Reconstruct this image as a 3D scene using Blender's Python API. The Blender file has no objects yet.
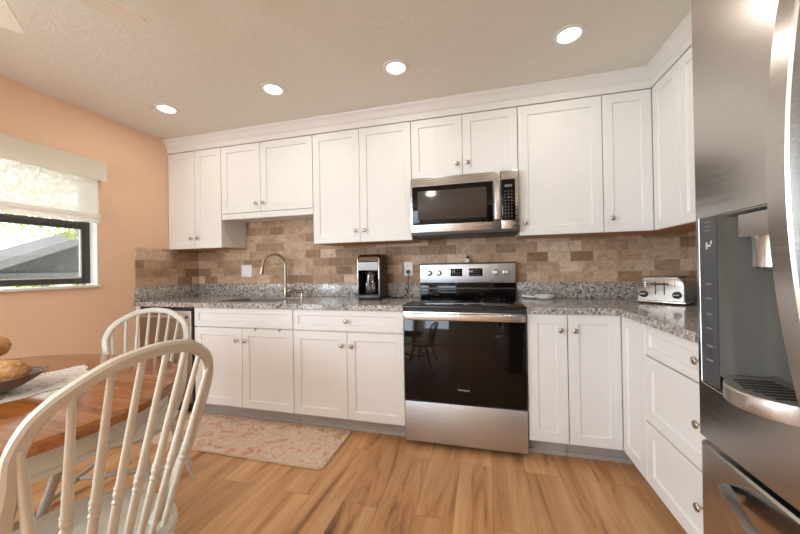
import bpy, bmesh, math, random
from mathutils import Vector, Matrix
random.seed(7)
SC = bpy.context.scene
COL = SC.collection
PI = math.pi

# ------------------------------------------------------------------ camera
cam_d = bpy.data.cameras.new('camera'); cam = bpy.data.objects.new('camera', cam_d); COL.objects.link(cam)
cam_d.sensor_width = 36.0; cam_d.lens = 318.65 / 800 * 36.0; cam_d.clip_start = 0.02
_R = Vector((0.96700067, 0.25422462, -0.01671944)); _U = Vector((0.01738061, -0.00035463, 0.99984888)); _F = Vector((-0.25418028, 0.96714514, 0.00476151))
_m = Matrix((( _R.x, _U.x, -_F.x, 0.51955), (_R.y, _U.y, -_F.y, -2.68998), (_R.z, _U.z, -_F.z, 1.16018), (0, 0, 0, 1)))
cam.matrix_world = _m
SC.camera = cam

# ------------------------------------------------------------------ light and exposure
SC.view_settings.view_transform = 'Standard'; SC.view_settings.look = 'None'
SC.view_settings.gamma = 1.0; SC.view_settings.use_curve_mapping = False
SC.view_settings.exposure = 0.33
W = bpy.data.worlds.new('sky'); SC.world = W; W.use_nodes = True
W.node_tree.nodes['Background'].inputs[0].default_value = (0.86, 0.93, 1.0, 1)
W.node_tree.nodes['Background'].inputs[1].default_value = 4.2

def area_light(name, loc, rot, sx, sy, power, color, shape='RECTANGLE', spread=PI):
    d = bpy.data.lights.new(name, 'AREA'); d.shape = shape; d.size = sx
    if shape == 'RECTANGLE': d.size_y = sy
    d.energy = power; d.color = color; d.spread = spread
    o = bpy.data.objects.new(name, d); COL.objects.link(o); o.location = loc; o.rotation_euler = rot
    return o
CAN_COL = (1.0, 0.91, 0.80)
CAN_W = 1.7
REAR_FILL_W = 7.0  # power of the added fill lamps behind the camera
sun_d = bpy.data.lights.new('sun', 'SUN'); sun_d.energy = 1.5; sun_d.angle = 0.02; sun_d.color = (1, .95, .86)
sun = bpy.data.objects.new('sun', sun_d); COL.objects.link(sun); sun.rotation_euler = (math.radians(38), 0, math.radians(10))
# daylight through the sliding glass door of the living area (left wall, behind the camera) and a window in the rear wall
area_light('daylight_door', (-2.34, -4.0, 1.38), (0, math.radians(-90), 0), 1.3, 1.7, 58.0, (0.68, 0.84, 1.0))
area_light('daylight_window', (-1.2, -5.15, 1.5), (math.radians(90), 0, 0), 1.3, 1.1, 30.0, (0.68, 0.84, 1.0))

# ------------------------------------------------------------------ node helpers
class NT:
    def __init__(s, name):
        s.m = bpy.data.materials.new(name); s.m.use_nodes = True; s.t = s.m.node_tree
        s.b = s.t.nodes['Principled BSDF']; s.out = s.t.nodes['Material Output']
    def n(s, typ, **kw):
        nd = s.t.nodes.new(typ)
        for k, v in kw.items():
            if k in nd.inputs.keys() if isinstance(k, str) else False:
                nd.inputs[k].default_value = v
            else: setattr(nd, k, v)
        return nd
    def l(s, a, b): s.t.links.new(a, b)
    def coord(s, scale=(1, 1, 1), rot=(0, 0, 0), kind='Object'):
        tc = s.t.nodes.new('ShaderNodeTexCoord'); mp = s.t.nodes.new('ShaderNodeMapping')
        mp.inputs['Scale'].default_value = scale; mp.inputs['Rotation'].default_value = rot
        s.l(tc.outputs[kind], mp.inputs[0]); return mp.outputs[0]
    def world(s, scale=(1, 1, 1), rot=(0, 0, 0)):
        g = s.t.nodes.new('ShaderNodeNewGeometry'); mp = s.t.nodes.new('ShaderNodeMapping')
        mp.inputs['Scale'].default_value = scale; mp.inputs['Rotation'].default_value = rot
        s.l(g.outputs['Position'], mp.inputs[0]); return mp.outputs[0]
    def noise(s, vec, scale, detail=4, rough=.55, dist=0):
        nd = s.t.nodes.new('ShaderNodeTexNoise'); s.l(vec, nd.inputs['Vector'])
        nd.inputs['Scale'].default_value = scale; nd.inputs['Detail'].default_value = detail
        nd.inputs['Roughness'].default_value = rough; nd.inputs['Distortion'].default_value = dist
        return nd
    def ramp(s, fac, stops, interp='LINEAR'):
        r = s.t.nodes.new('ShaderNodeValToRGB'); r.color_ramp.interpolation = interp
        e = r.color_ramp.elements
        while len(e) < len(stops): e.new(0.5)
        for el, (p, c) in zip(e, stops):
            el.position = p; el.color = (c[0], c[1], c[2], 1) if not isinstance(c, (int, float)) else (c, c, c, 1)
        s.l(fac, r.inputs[0]); return r.outputs[0]
    def mix(s, fac, a, b, mode='MIX'):
        x = s.t.nodes.new('ShaderNodeMix'); x.data_type = 'RGBA'; x.blend_type = mode
        for i, v in ((0, fac), (6, a), (7, b)):
            if isinstance(v, (int, float)): x.inputs[i].default_value = v
            elif isinstance(v, tuple): x.inputs[i].default_value = (v[0], v[1], v[2], 1)
            else: s.l(v, x.inputs[i])
        return x.outputs[2]
    def bump(s, h, strength=.2, dist=.002):
        b = s.t.nodes.new('ShaderNodeBump'); b.inputs['Strength'].default_value = strength; b.inputs['Distance'].default_value = dist
        s.l(h, b.inputs['Height']); s.l(b.outputs[0], s.b.inputs['Normal'])
    def set(s, color=None, rough=None, metal=None, spec=None, coat=None):
        if color is not None:
            if isinstance(color, tuple): s.b.inputs['Base Color'].default_value = (*color[:3], 1)
            else: s.l(color, s.b.inputs['Base Color'])
        if rough is not None:
            if isinstance(rough, (int, float)): s.b.inputs['Roughness'].default_value = rough
            else: s.l(rough, s.b.inputs['Roughness'])
        if metal is not None: s.b.inputs['Metallic'].default_value = metal
        if spec is not None: s.b.inputs['Specular IOR Level'].default_value = spec
        if coat is not None: s.b.inputs['Coat Weight'].default_value = coat; s.b.inputs['Coat Roughness'].default_value = .08
        return s.m

def paint(name, c, rough=.45, var=.03, scale=6, bump=0):
    k = NT(name); v = k.world()
    nz = k.noise(v, scale, 3)
    a = tuple(x * (1 - var) for x in c); b = tuple(min(1, x * (1 + var)) for x in c)
    k.set(k.ramp(nz.outputs[0], [(.3, a), (.7, b)]), rough)
    if bump:
        k.bump(k.noise(v, 220, 3).outputs[0], bump, .001)
    return k.m

def steel(name, c=(.60, .585, .565), rough=.27, axis='z', streak=.06):
    k = NT(name); sc = {'x': (3, 260, 260), 'y': (260, 3, 260), 'z': (260, 260, 3)}[axis]
    nz = k.noise(k.world(sc), 1.0, 3)
    k.set(k.ramp(nz.outputs[0], [(.3, tuple(x * .95 for x in c)), (.7, tuple(min(1, x * 1.04) for x in c))]), k.ramp(nz.outputs[0], [(.3, rough - streak / 2), (.7, rough + streak / 2)]), 1.0)
    return k.m

def build_materials():
    D = {}
    D['cab'] = paint('white_cabinet_paint', (.80, .785, .765), .42, .01)
    D['cab'].node_tree.nodes['Principled BSDF'].inputs['Specular IOR Level'].default_value = .3
    D['cab_dark'] = paint('cabinet_gap_shadow_line', (.45, .42, .39), .6)
    D['trimw'] = paint('white_trim_paint', (.80, .77, .74), .4, .01)
    D['toe'] = paint('toe_kick_shaded_white', (.40, .36, .33), .5, .03)  # white toe kick, the shade under the doors mixed into its colour
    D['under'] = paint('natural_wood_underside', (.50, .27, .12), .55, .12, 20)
    D['peach'] = paint('peach_wall_paint', (.84, .575, .395), .6, .02, 3, .06)
    D['roomw'] = paint('living_room_paint', (.72, .60, .48), .6, .02, 3)
    # textured ceiling
    k = NT('knockdown_ceiling'); v = k.world()
    nz = k.noise(v, 26, 5, .6, .4); st = k.ramp(nz.outputs[0], [(.44, 0.), (.6, 1.)])
    k.set((.79, .74, .67), .8); k.bump(st, .20, .004); D['ceil'] = k.m
    # plank floor, boards run in y
    k = NT('vinyl_plank_floor')
    br = k.n('ShaderNodeTexBrick'); k.l(k.world((1, 1, 1), (0, 0, PI / 2)), br.inputs['Vector'])
    for kk, vv in (('Scale', 1.0), ('Mortar Size', .0012), ('Brick Width', 1.22), ('Row Height', .182), ('Mortar Smooth', .1), ('Bias', 0)): br.inputs[kk].default_value = vv
    br.offset = .37; br.offset_frequency = 2
    br.inputs['Color1'].default_value = (0, 0, 0, 1); br.inputs['Color2'].default_value = (1, 1, 1, 1); br.inputs['Mortar'].default_value = (.5, .5, .5, 1)
    # per board offset of the grain
    cx = k.n('ShaderNodeVectorMath', operation='MULTIPLY_ADD'); k.l(br.outputs['Color'], cx.inputs[0]); cx.inputs[1].default_value = (7, 11, 5); k.l(k.world((1, 1, 1)), cx.inputs[2])
    mp = k.n('ShaderNodeMapping'); mp.inputs['Scale'].default_value = (5.2, .62, 1); k.l(cx.outputs[0], mp.inputs[0])
    g1 = k.noise(mp.outputs[0], 1.6, 7, .62, .9)
    mp2 = k.n('ShaderNodeMapping'); mp2.inputs['Scale'].default_value = (60, 2.0, 1); k.l(cx.outputs[0], mp2.inputs[0])
    g2 = k.noise(mp2.outputs[0], 1.5, 4, .6, .5)
    base = k.ramp(g1.outputs[0], [(.25, (.13, .052, .02)), (.35, (.33, .15, .058)), (.44, (.54, .275, .118)), (.72, (.70, .43, .215))])
    tone = k.ramp(br.outputs['Color'], [(0, (.86, .84, .82)), (.5, (1, 1, 1)), (1, (1.08, 1.09, 1.1))])
    c = k.mix(1.0, base, tone, 'MULTIPLY')
    c = k.mix(.35, c, k.ramp(g2.outputs[0], [(.33, (.68, .62, .56)), (.6, (1.03, 1.03, 1.03))]), 'MULTIPLY')
    c = k.mix(k.ramp(br.outputs['Fac'], [(0, 0.), (1, .6)]), c, (.14, .07, .03))
    k.set(c, k.ramp(g2.outputs[0], [(.3, .36), (.7, .46)]), spec=.4)
    k.bump(g2.outputs[0], .06, .001); D['floor'] = k.m
    # travertine tile
    k = NT('tumbled_travertine_tile')
    g = k.n('ShaderNodeNewGeometry'); sx = k.n('ShaderNodeSeparateXYZ'); k.l(g.outputs['Position'], sx.inputs[0])
    sb = k.n('ShaderNodeMath', operation='SUBTRACT'); k.l(sx.outputs[0], sb.inputs[0]); k.l(sx.outputs[1], sb.inputs[1])
    zz = k.n('ShaderNodeMath', operation='SUBTRACT'); k.l(sx.outputs[2], zz.inputs[0]); zz.inputs[1].default_value = 1.036
    cb = k.n('ShaderNodeCombineXYZ'); k.l(sb.outputs[0], cb.inputs[0]); k.l(zz.outputs[0], cb.inputs[1])
    br = k.n('ShaderNodeTexBrick'); k.l(cb.outputs[0], br.inputs['Vector'])
    for kk, vv in (('Scale', 1.0), ('Mortar Size', .0018), ('Brick Width', .156), ('Row Height', .0785), ('Mortar Smooth', .3), ('Bias', 0)): br.inputs[kk].default_value = vv
    br.inputs['Color1'].default_value = (0, 0, 0, 1); br.inputs['Color2'].default_value = (1, 1, 1, 1); br.inputs['Mortar'].default_value = (.5, .5, .5, 1)
    col = k.ramp(br.outputs['Color'], [(0, (.26, .155, .09)), (.2, (.37, .24, .155)), (.45, (.47, .325, .215)), (.7, (.52, .38, .27)), (1, (.66, .52, .40))])
    cv = k.n('ShaderNodeVectorMath', operation='MULTIPLY_ADD'); k.l(br.outputs['Color'], cv.inputs[0]); cv.inputs[1].default_value = (9, 5, 3); k.l(cb.outputs[0], cv.inputs[2])
    nz = k.noise(cv.outputs[0], 17, 6, .68, 1.0)
    col = k.mix(.85, col, k.ramp(nz.outputs[0], [(.3, (.64, .52, .42)), (.5, (1.02, .99, .95)), (.7, (1.3, 1.27, 1.22))]), 'MULTIPLY')
    col = k.mix(br.outputs['Fac'], col, (.46, .35, .26))
    k.set(col, .62); k.bump(k.mix(br.outputs['Fac'], nz.outputs[0], (0, 0, 0)), .25, .003); D['tile'] = k.m
    # granite
    k = NT('speckled_granite'); v = k.world()
    vo = k.n('ShaderNodeTexVoronoi'); k.l(v, vo.inputs['Vector']); vo.inputs['Scale'].default_value = 82; vo.inputs['Randomness'].default_value = 1
    sp = k.n('ShaderNodeSeparateColor'); k.l(vo.outputs['Color'], sp.inputs[0])
    c1 = k.ramp(sp.outputs[0], [(0, (.03, .03, .033)), (.16, (.13, .13, .14)), (.28, (.38, .37, .36)), (.50, (.56, .53, .50)), (.68, (.42, .36, .31)), (.80, (.70, .68, .66)), (.91, (.27, .29, .32))], 'CONSTANT')
    vo2 = k.n('ShaderNodeTexVoronoi'); k.l(v, vo2.inputs['Vector']); vo2.inputs['Scale'].default_value = 190
    sp2 = k.n('ShaderNodeSeparateColor'); k.l(vo2.outputs['Color'], sp2.inputs[0])
    c2 = k.ramp(sp2.outputs[1], [(0, (.05, .05, .055)), (.22, (.46, .44, .43)), (.6, (.62, .60, .58)), (.85, (.30, .30, .32))], 'CONSTANT')
    nz = k.noise(v, 9, 4)
    c = k.mix(k.ramp(nz.outputs[0], [(.4, .25), (.6, .65)]), c1, c2)
    c = k.mix(1.0, c, (1.0, .955, .90), 'MULTIPLY'); k.set(c, .13, spec=.55); D['granite'] = k.m
    D['steel_z'] = steel('brushed_steel_vertical', axis='z')
    D['steel_x'] = steel('brushed_steel_horizontal', (.62, .60, .58), .27, axis='x')
    D['fridge'] = steel('fridge_steel', (.50, .475, .45), .24, axis='y', streak=.04)
    D['steel_in'] = paint('grey_plastic_recess', (.085, .078, .070), .6, .01); D['steel_in'].node_tree.nodes['Principled BSDF'].inputs['Specular IOR Level'].default_value = .2
    D['steel_tray'] = steel('tray_steel', (.46, .43, .40), .42, axis='y')
    D['range_steel'] = steel('range_steel', (.60, .625, .65), .42, axis='x', streak=.03)
    D['toaster'] = steel('toaster_steel', (.40, .37, .335), .32, axis='x')
    D['faucet'] = NT('brushed_bronze_nickel').set((.44, .38, .31), .28, 1.0)
    D['lidmetal'] = NT('bronze_metal_lid').set((.22, .18, .15), .25, 1.0)
    D['band'] = NT('dark_chrome_band').set((.20, .185, .17), .3, 1.0)
    D['sink'] = paint('grey_sink_steel', (.20, .185, .17), .35, .05)
    D['strip'] = paint('dark_grey_control_strip', (.055, .058, .062), .35, .01)
    D['chrome'] = NT('polished_nickel').set((.66, .62, .56), .16, 1.0)
    D['knob'] = NT('satin_nickel_knob').set((.50, .46, .42), .26, 1.0)
    D['bronze'] = paint('dark_bronze_window_frame', (.045, .04, .037), .4)
    D['blackglass'] = NT('black_oven_glass').set((.006, .0045, .0045), .045, 0, .3)
    D['mwglass'] = NT('microwave_door_glass').set((.035, .026, .022), .07, 0, .6)
    D['blackpl'] = paint('black_plastic', (.013, .012, .012), .35, .05)
    D['darkgrey'] = paint('dark_grey_enamel', (.05, .047, .045), .4, .05)
    D['dish'] = steel('dishwasher_steel', (.36, .32, .29), .33, axis='x')
    D['white_pl'] = paint('white_plastic', (.90, .88, .85), .4, .01)
    D['mark'] = paint('pale_print', (.62, .62, .62), .6, .01)
    D['mark_dim'] = paint('grey_print', (.20, .20, .21), .6, .01)
    D['ceram'] = paint('white_ceramic', (.80, .76, .70), .18, .01)
    D['chair'] = paint('cream_chair_paint', (.56, .52, .44), .32, .03, 9)
    D['chair2'] = paint('cream_table_base_paint', (.56, .50, .41), .38, .03, 9)
    D['fan'] = paint('cream_fan_blade', (.80, .735, .64), .45, .02)
    # oak table top
    k = NT('honey_oak_tabletop'); g1 = k.noise(k.world((1.3, 12, 12)), 2.2, 6, .6, .8); g2 = k.noise(k.world((4, 120, 120)), 1.2, 4)
    c = k.ramp(g1.outputs[0], [(.28, (.15, .042, .008)), (.5, (.27, .085, .017)), (.7, (.37, .135, .032))])
    c = k.mix(.4, c, k.ramp(g2.outputs[0], [(.35, (.7, .66, .6)), (.6, (1, 1, 1))]), 'MULTIPLY')
    k.set(c, .16, spec=.5, coat=.15); D['oak'] = k.m
    # floral rug
    k = NT('floral_rug'); v = k.world()
    n1 = k.noise(v, 8.5, 5, .6, 1.6); n2 = k.noise(v, 17, 4, .6, 2.2); n3 = k.noise(v, 60, 3)
    c = k.ramp(n1.outputs[0], [(.34, (.58, .28, .185)), (.44, (.68, .44, .32)), (.53, (.72, .58, .45)), (.62, (.64, .50, .39)), (.72, (.60, .32, .215))])
    c = k.mix(k.ramp(n2.outputs[0], [(.56, 0.), (.60, .8), (.66, .8), (.70, 0.)]), c, (.64, .54, .44))
    c = k.mix(k.ramp(n2.outputs[0], [(.30, .8), (.36, .6), (.41, 0.)]), c, (.46, .20, .14))
    c = k.mix(.25, c, k.ramp(n3.outputs[0], [(.3, (.75, .72, .7)), (.7, (1.1, 1.1, 1.1))]), 'MULTIPLY')
    k.set(c, .9, spec=.1); k.bump(n3.outputs[0], .4, .003); D['rug'] = k.m
    D['rug_edge'] = paint('rug_binding', (.58, .42, .28), .85)
    # runner
    k = NT('floral_linen_runner'); v = k.world()
    n1 = k.noise(v, 22, 4, .55, 1.5); n2 = k.noise(v, 13, 3, .5, 2)
    c = k.ramp(n1.outputs[0], [(.50, (.72, .67, .62)), (.60, (.70, .64, .60)), (.64, (.36, .36, .38)), (.68, (.46, .42, .36)), (.73, (.70, .66, .6))])
    c = k.mix(k.ramp(n2.outputs[0], [(.60, 0.), (.65, .9), (.69, .9), (.73, 0.)]), c, (.56, .20, .13))
    k.set(c, .9, spec=.1); D['runner'] = k.m
    # basket weave
    k = NT('woven_basket'); v = k.world()
    wv = k.n('ShaderNodeTexWave'); k.l(v, wv.inputs['Vector']); wv.bands_direction = 'Z'; wv.inputs['Scale'].default_value = 55; wv.inputs['Distortion'].default_value = 3; wv.inputs['Detail Scale'].default_value = 8
    k.set(k.ramp(wv.outputs[0], [(.2, (.09, .05, .03)), (.6, (.27, .16, .09)), (.9, (.38, .25, .15))]), .6); k.bump(wv.outputs[0], .8, .004); D['basket'] = k.m
    k = NT('crusty_bread'); v = k.world(); n1 = k.noise(v, 16, 5, .6, .6); n2 = k.noise(v, 90, 3)
    c = k.ramp(n1.outputs[0], [(.3, (.30, .12, .035)), (.5, (.50, .24, .08)), (.68, (.62, .38, .17))])
    c = k.mix(k.ramp(n2.outputs[0], [(.52, 0.), (.62, .55)]), c, (.70, .52, .33))
    k.set(c, .75); k.bump(n2.outputs[0], .35, .004); D['bread'] = k.m
    # sheer roman shade
    k = NT('sheer_linen'); v = k.world((1, 1, 1))
    w1 = k.n('ShaderNodeTexWave'); k.l(v, w1.inputs['Vector']); w1.bands_direction = 'Y'; w1.inputs['Scale'].default_value = 28; w1.inputs['Distortion'].default_value = 1.2; w1.inputs['Detail'].default_value = 2
    tl = k.n('ShaderNodeBsdfTranslucent'); tl.inputs[0].default_value = (.90, .87, .82, 1)
    df = k.n('ShaderNodeBsdfDiffuse'); df.inputs[0].default_value = (.88, .84, .78, 1)
    tp = k.n('ShaderNodeBsdfTransparent'); tp.inputs[0].default_value = (1, 1, 1, 1)
    m1 = k.n('ShaderNodeMixShader'); m1.inputs[0].default_value = .35; k.l(df.outputs[0], m1.inputs[1]); k.l(tl.outputs[0], m1.inputs[2])
    m2 = k.n('ShaderNodeMixShader'); k.l(k.ramp(w1.outputs[0], [(.25, .20), (.8, .34)]), m2.inputs[0]); k.l(m1.outputs[0], m2.inputs[1]); k.l(tp.outputs[0], m2.inputs[2])
    k.l(m2.outputs[0], k.out.inputs[0]); D['sheer'] = k.m
    k = NT('linen_folds')
    tl = k.n('ShaderNodeBsdfTranslucent'); tl.inputs[0].default_value = (.96, .93, .88, 1)
    df = k.n('ShaderNodeBsdfDiffuse'); df.inputs[0].default_value = (.92, .87, .81, 1)
    m1 = k.n('ShaderNodeMixShader'); m1.inputs[0].default_value = .5; k.l(df.outputs[0], m1.inputs[1]); k.l(tl.outputs[0], m1.inputs[2]); tp = k.n('ShaderNodeBsdfTransparent'); m2 = k.n('ShaderNodeMixShader'); m2.inputs[0].default_value = .2; k.l(m1.outputs[0], m2.inputs[1]); k.l(tp.outputs[0], m2.inputs[2]); k.l(m2.outputs[0], k.out.inputs[0]); D['linen'] = k.m
    # window glass
    k = NT('window_glass'); tp = k.n('ShaderNodeBsdfTransparent'); gl = k.n('ShaderNodeBsdfGlossy'); gl.inputs[1].default_value = .02
    m1 = k.n('ShaderNodeMixShader'); m1.inputs[0].default_value = .06; k.l(tp.outputs[0], m1.inputs[1]); k.l(gl.outputs[0], m1.inputs[2]); k.l(m1.outputs[0], k.out.inputs[0]); D['glass'] = k.m
    k = NT('carafe_glass'); tp = k.n('ShaderNodeBsdfTransparent'); tp.inputs[0].default_value = (.55, .52, .5, 1); gl = k.n('ShaderNodeBsdfGlossy'); gl.inputs[1].default_value = .03
    m1 = k.n('ShaderNodeMixShader'); m1.inputs[0].default_value = .22; k.l(tp.outputs[0], m1.inputs[1]); k.l(gl.outputs[0], m1.inputs[2]); k.l(m1.outputs[0], k.out.inputs[0]); D['carafe'] = k.m
    k = NT('lit_lamp_lens'); em = k.n('ShaderNodeEmission'); em.inputs[0].default_value = (1, .93, .82, 1); em.inputs[1].default_value = 7; k.l(em.outputs[0], k.out.inputs[0]); D['lens'] = k.m
    # outside
    k = NT('leaf_green'); oi = k.noise(k.world(), 2.2, 2); k.set(k.ramp(oi.outputs[0], [(.3, (.16, .22, .05)), (.5, (.30, .34, .08)), (.7, (.55, .42, .08))]), .6)
    k.b.inputs['Transmission Weight'].default_value = 0; D['leaf'] = k.m
    D['bark'] = paint('tree_bark', (.16, .12, .09), .9, .2, 30)
    D['lawn'] = paint('lawn', (.22, .27, .10), .9, .2, 3)
    D['shingle'] = paint('grey_roof_shingles', (.075, .07, .066), .9, .15, 12)
    D['roofdark'] = paint('weathered_timber', (.085, .078, .072), .8, .15, 8)
    D['fascia'] = paint('grey_fascia_board', (.12, .113, .106), .7, .08, 8)
    D['housew'] = paint('pale_stucco', (.62, .60, .56), .8, .05, 5)
    return D
M = build_materials()

# ------------------------------------------------------------------ mesh helpers
class B:
    """collects geometry in one mesh (material index = self.mi)"""
    def __init__(s): s.bm = bmesh.new(); s.mi = 0
    def face(s, vs):
        try:
            f = s.bm.faces.new(vs); f.material_index = s.mi; return f
        except ValueError: return None
    def v(s, p): return s.bm.verts.new(p)
    def box(s, x0, x1, y0, y1, z0, z1, bev=0.0, seg=2):
        if x0 > x1: x0, x1 = x1, x0
        if y0 > y1: y0, y1 = y1, y0
        if z0 > z1: z0, z1 = z1, z0
        t = bmesh.new()
        r = bmesh.ops.create_cube(t, size=1)
        for q in t.verts: q.co = Vector((x0 + (q.co.x + .5) * (x1 - x0), y0 + (q.co.y + .5) * (y1 - y0), z0 + (q.co.z + .5) * (z1 - z0)))
        if bev > 0:
            bmesh.ops.bevel(t, geom=list(t.edges), offset=min(bev, .49 * min(x1 - x0, y1 - y0, z1 - z0)), segments=seg, affect='EDGES', profile=.5)
        return s.merge(t)
    def merge(s, t, mat=None):
        mp = {}
        for q in t.verts:
            mp[q] = s.bm.verts.new(mat @ q.co if mat else q.co)
        for f in t.faces: s.face([mp[q] for q in f.verts])
        t.free(); return list(mp.values())
    def ring_sweep(s, rings, cap=True, closed=False):
        R = [[s.v(p) for p in r] for r in rings]
        n = len(R[0])
        for a, b in zip(R, R[1:] + ([R[0]] if closed else [])):
            for i in range(n): s.face([a[i], a[(i + 1) % n], b[(i + 1) % n], b[i]])
        if cap and not closed:
            s.face(R[0][::-1]); s.face(R[-1])
        return R
    def tube(s, pts, r, seg=10, cap=True, up=None):
        pts = [Vector(p) for p in pts]; rs = r if isinstance(r, (list, tuple)) else [r] * len(pts)
        rings = []; prev = None
        for i, p in enumerate(pts):
            d = (pts[min(i + 1, len(pts) - 1)] - pts[max(i - 1, 0)]).normalized()
            if prev is None:
                a = Vector((0, 0, 1)) if abs(d.z) < .9 else Vector((1, 0, 0)); n = (a - d * a.dot(d)).normalized()
            else: n = (prev - d * prev.dot(d)).normalized()
            prev = n; b = d.cross(n)
            rings.append([p + (n * math.cos(2 * PI * k / seg) + b * math.sin(2 * PI * k / seg)) * rs[i] for k in range(seg)])
        return s.ring_sweep(rings, cap)
    def lathe(s, prof, base=(0, 0, 0), axis=(0, 0, 1), seg=16, cap=True):
        """prof: (radius, distance along axis)"""
        ax = Vector(axis).normalized(); a = Vector((0, 0, 1)) if abs(ax.z) < .9 else Vector((1, 0, 0))
        n = (a - ax * a.dot(ax)).normalized(); b = ax.cross(n); base = Vector(base)
        rings = [[base + ax * h + (n * math.cos(2 * PI * k / seg) + b * math.sin(2 * PI * k / seg)) * max(r, 1e-5) for k in range(seg)] for r, h in prof]
        return s.ring_sweep(rings, cap)
    def prism(s, poly, z0, z1, axis='z'):
        f = {'z': lambda p, h: (p[0], p[1], h), 'x': lambda p, h: (h, p[0], p[1]), 'y': lambda p, h: (p[0], h, p[1])}[axis]
        return s.ring_sweep([[f(p, z0) for p in poly], [f(p, z1) for p in poly]])
    def panel_door(s, o, u, w, n, W_, H_, T=.02, rail=.057, rec=.009):
        """shaker door: o = lower back corner, u across, w up, n out"""
        o, u, w, n = Vector(o), Vector(u), Vector(w), Vector(n)
        def ring(i, d): return [o + u * a + w * b + n * d for a, b in ((i, i), (W_ - i, i), (W_ - i, H_ - i), (i, H_ - i))]
        R = [ring(0, 0), ring(0, T - .002), ring(.002, T), ring(rail, T), ring(rail + .005, T - rec), ]
        s.ring_sweep(R)
    def slab(s, o, u, w, n, W_, H_, T): s.panel_door(o, u, w, n, W_, H_, T, .02, .0)

def wloc(o):
    v = Vector((0, 0, 0))
    while o is not None: v += o.location; o = o.parent
    return v
def obj(name, b, mat, parent=None, smooth=35, local=False, label=None):
    me = bpy.data.meshes.new(name); bm = b.bm
    bmesh.ops.recalc_face_normals(bm, faces=bm.faces[:])
    bm.to_mesh(me); bm.free()
    for m in (mat if isinstance(mat, (list, tuple)) else [mat]): me.materials.append(M[m] if isinstance(m, str) else m)
    if smooth:
        for p in me.polygons: p.use_smooth = True
        me.set_sharp_from_angle(angle=math.radians(smooth))
    o = bpy.data.objects.new(name, me); COL.objects.link(o)
    if parent is not None:
        if not local: me.transform(Matrix.Translation(-wloc(parent)))
        o.parent = parent
    if label: o['label'] = label
    return o
def tag(o, label, cat, group=None):
    o['label'] = label; o['category'] = cat
    if group: o['group'] = group
    return o
def thing(name, label, cat, loc=(0, 0, 0), rz=0, group=None):
    o = bpy.data.objects.new(name, None); COL.objects.link(o); o.empty_display_size = .1
    o.location = loc; o.rotation_euler = (0, 0, rz)
    return tag(o, label, cat, group)
def recentre(o):
    """top-level single mesh: put its origin at the middle of its base"""
    me = o.data; xs = [v.co for v in me.vertices]
    c = Vector(((min(v.x for v in xs) + max(v.x for v in xs)) / 2, (min(v.y for v in xs) + max(v.y for v in xs)) / 2, min(v.z for v in xs)))
    me.transform(Matrix.Translation(-c)); o.location = c
    return o
def struct(name, b, mat, parent=None, smooth=35):
    o = obj(name, b, mat, parent, smooth)
    if parent is None: o['kind'] = 'structure'
    return o
def dup(o, parent=None):
    c = o.copy(); COL.objects.link(c)
    if parent is not None: c.parent = parent
    for ch in list(o.children): dup(ch, c)
    return c

# ------------------------------------------------------------------ dimensions
XL, XR, HC = -2.365, 1.895, 2.402
YR = -5.2                       # rear wall of the room behind the camera
ZB, ZD, ZCT, ZC = .112, .874, .877, .914
UB, UT = 1.376, 2.281
YB, YU = -.63, -.325            # door fronts of base and wall cabinets
XBR, XUR = XR - .63, XR - .325

# ------------------------------------------------------------------ setting
b = B(); b.box(XL - .12, XR + .12, YR, .12, -.06, 0); struct('floor', b, 'floor', smooth=0)
b = B(); b.box(XL - .12, XR + .12, YR, .12, HC, HC + .08); struct('ceiling', b, 'ceil', smooth=0)
b = B(); b.box(XL - .12, XR + .12, 0, .12, 0, HC); struct('wall_back', b, 'peach', smooth=0)
b = B(); b.box(XR, XR + .12, YR, 0, 0, HC); struct('wall_right', b, 'peach', smooth=0)
WY0, WY1, WZ0, WZ1 = -1.98, -.902, 1.068, 2.0
b = B()
b.box(XL - .12, XL, YR, -4.95, 0, HC); b.box(XL - .12, XL, -4.95, -3.05, 2.06, HC); b.box(XL - .12, XL, -3.05, WY0, 0, HC); b.box(XL - .12, XL, WY1, 0, 0, HC); b.box(XL - .12, XL, WY0, WY1, 0, WZ0); b.box(XL - .12, XL, WY0, WY1, WZ1, HC)
struct('wall_left', b, 'peach', smooth=0)
b = B(); b.box(XL - .12, -1.85, YR - .1, YR, 0, HC); b.box(-.55, XR + .12, YR - .1, YR, 0, HC); b.box(-1.85, -.55, YR - .1, YR, 2.05, HC); b.box(-1.85, -.55, YR - .1, YR, 0, .95)
struct('wall_rear', b, 'roomw', smooth=0)
b = B(); b.box(XL, XL + .014, -3.0, -.66, 0, .10, .004); struct('baseboard_left', b, 'trimw')

# window
wn = B(); FX = XL - .088
for (a0, a1, c0, c1) in ((WY0, WY0 + .053, WZ0 + .018, WZ1), (WY1 - .053, WY1 - .001, WZ0 + .018, WZ1)): wn.box(FX - .03, FX + .012, a0, a1, c0, c1, .003)
wn.box(FX - .03, FX + .012, WY0 + .053, WY1 - .053, WZ0 + .018, 1.128, .003)
wn.box(FX - .03, FX + .012, WY0 + .053, WY1 - .053, 1.500, 1.556, .003)
wn.box(FX - .03, FX + .012, WY0 + .053, WY1 - .053, WZ1 - .05, WZ1, .003)
win = struct('window_1', wn, 'bronze')
b = B(); b.box(FX - .012, FX - .008, WY0 + .05, WY1 - .05, 1.126, WZ1 - .045); obj('glass_pane', b, 'glass', win, 0)
b = B(); b.box(FX - .004, FX + .004, WY1 - .062, WY1 - .053, 1.128, 1.50); b.box(FX - .004, FX + .004, WY0 + .053, WY1 - .053, 1.128, 1.134); obj('glazing_bead', b, 'trimw', win, 0)
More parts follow.
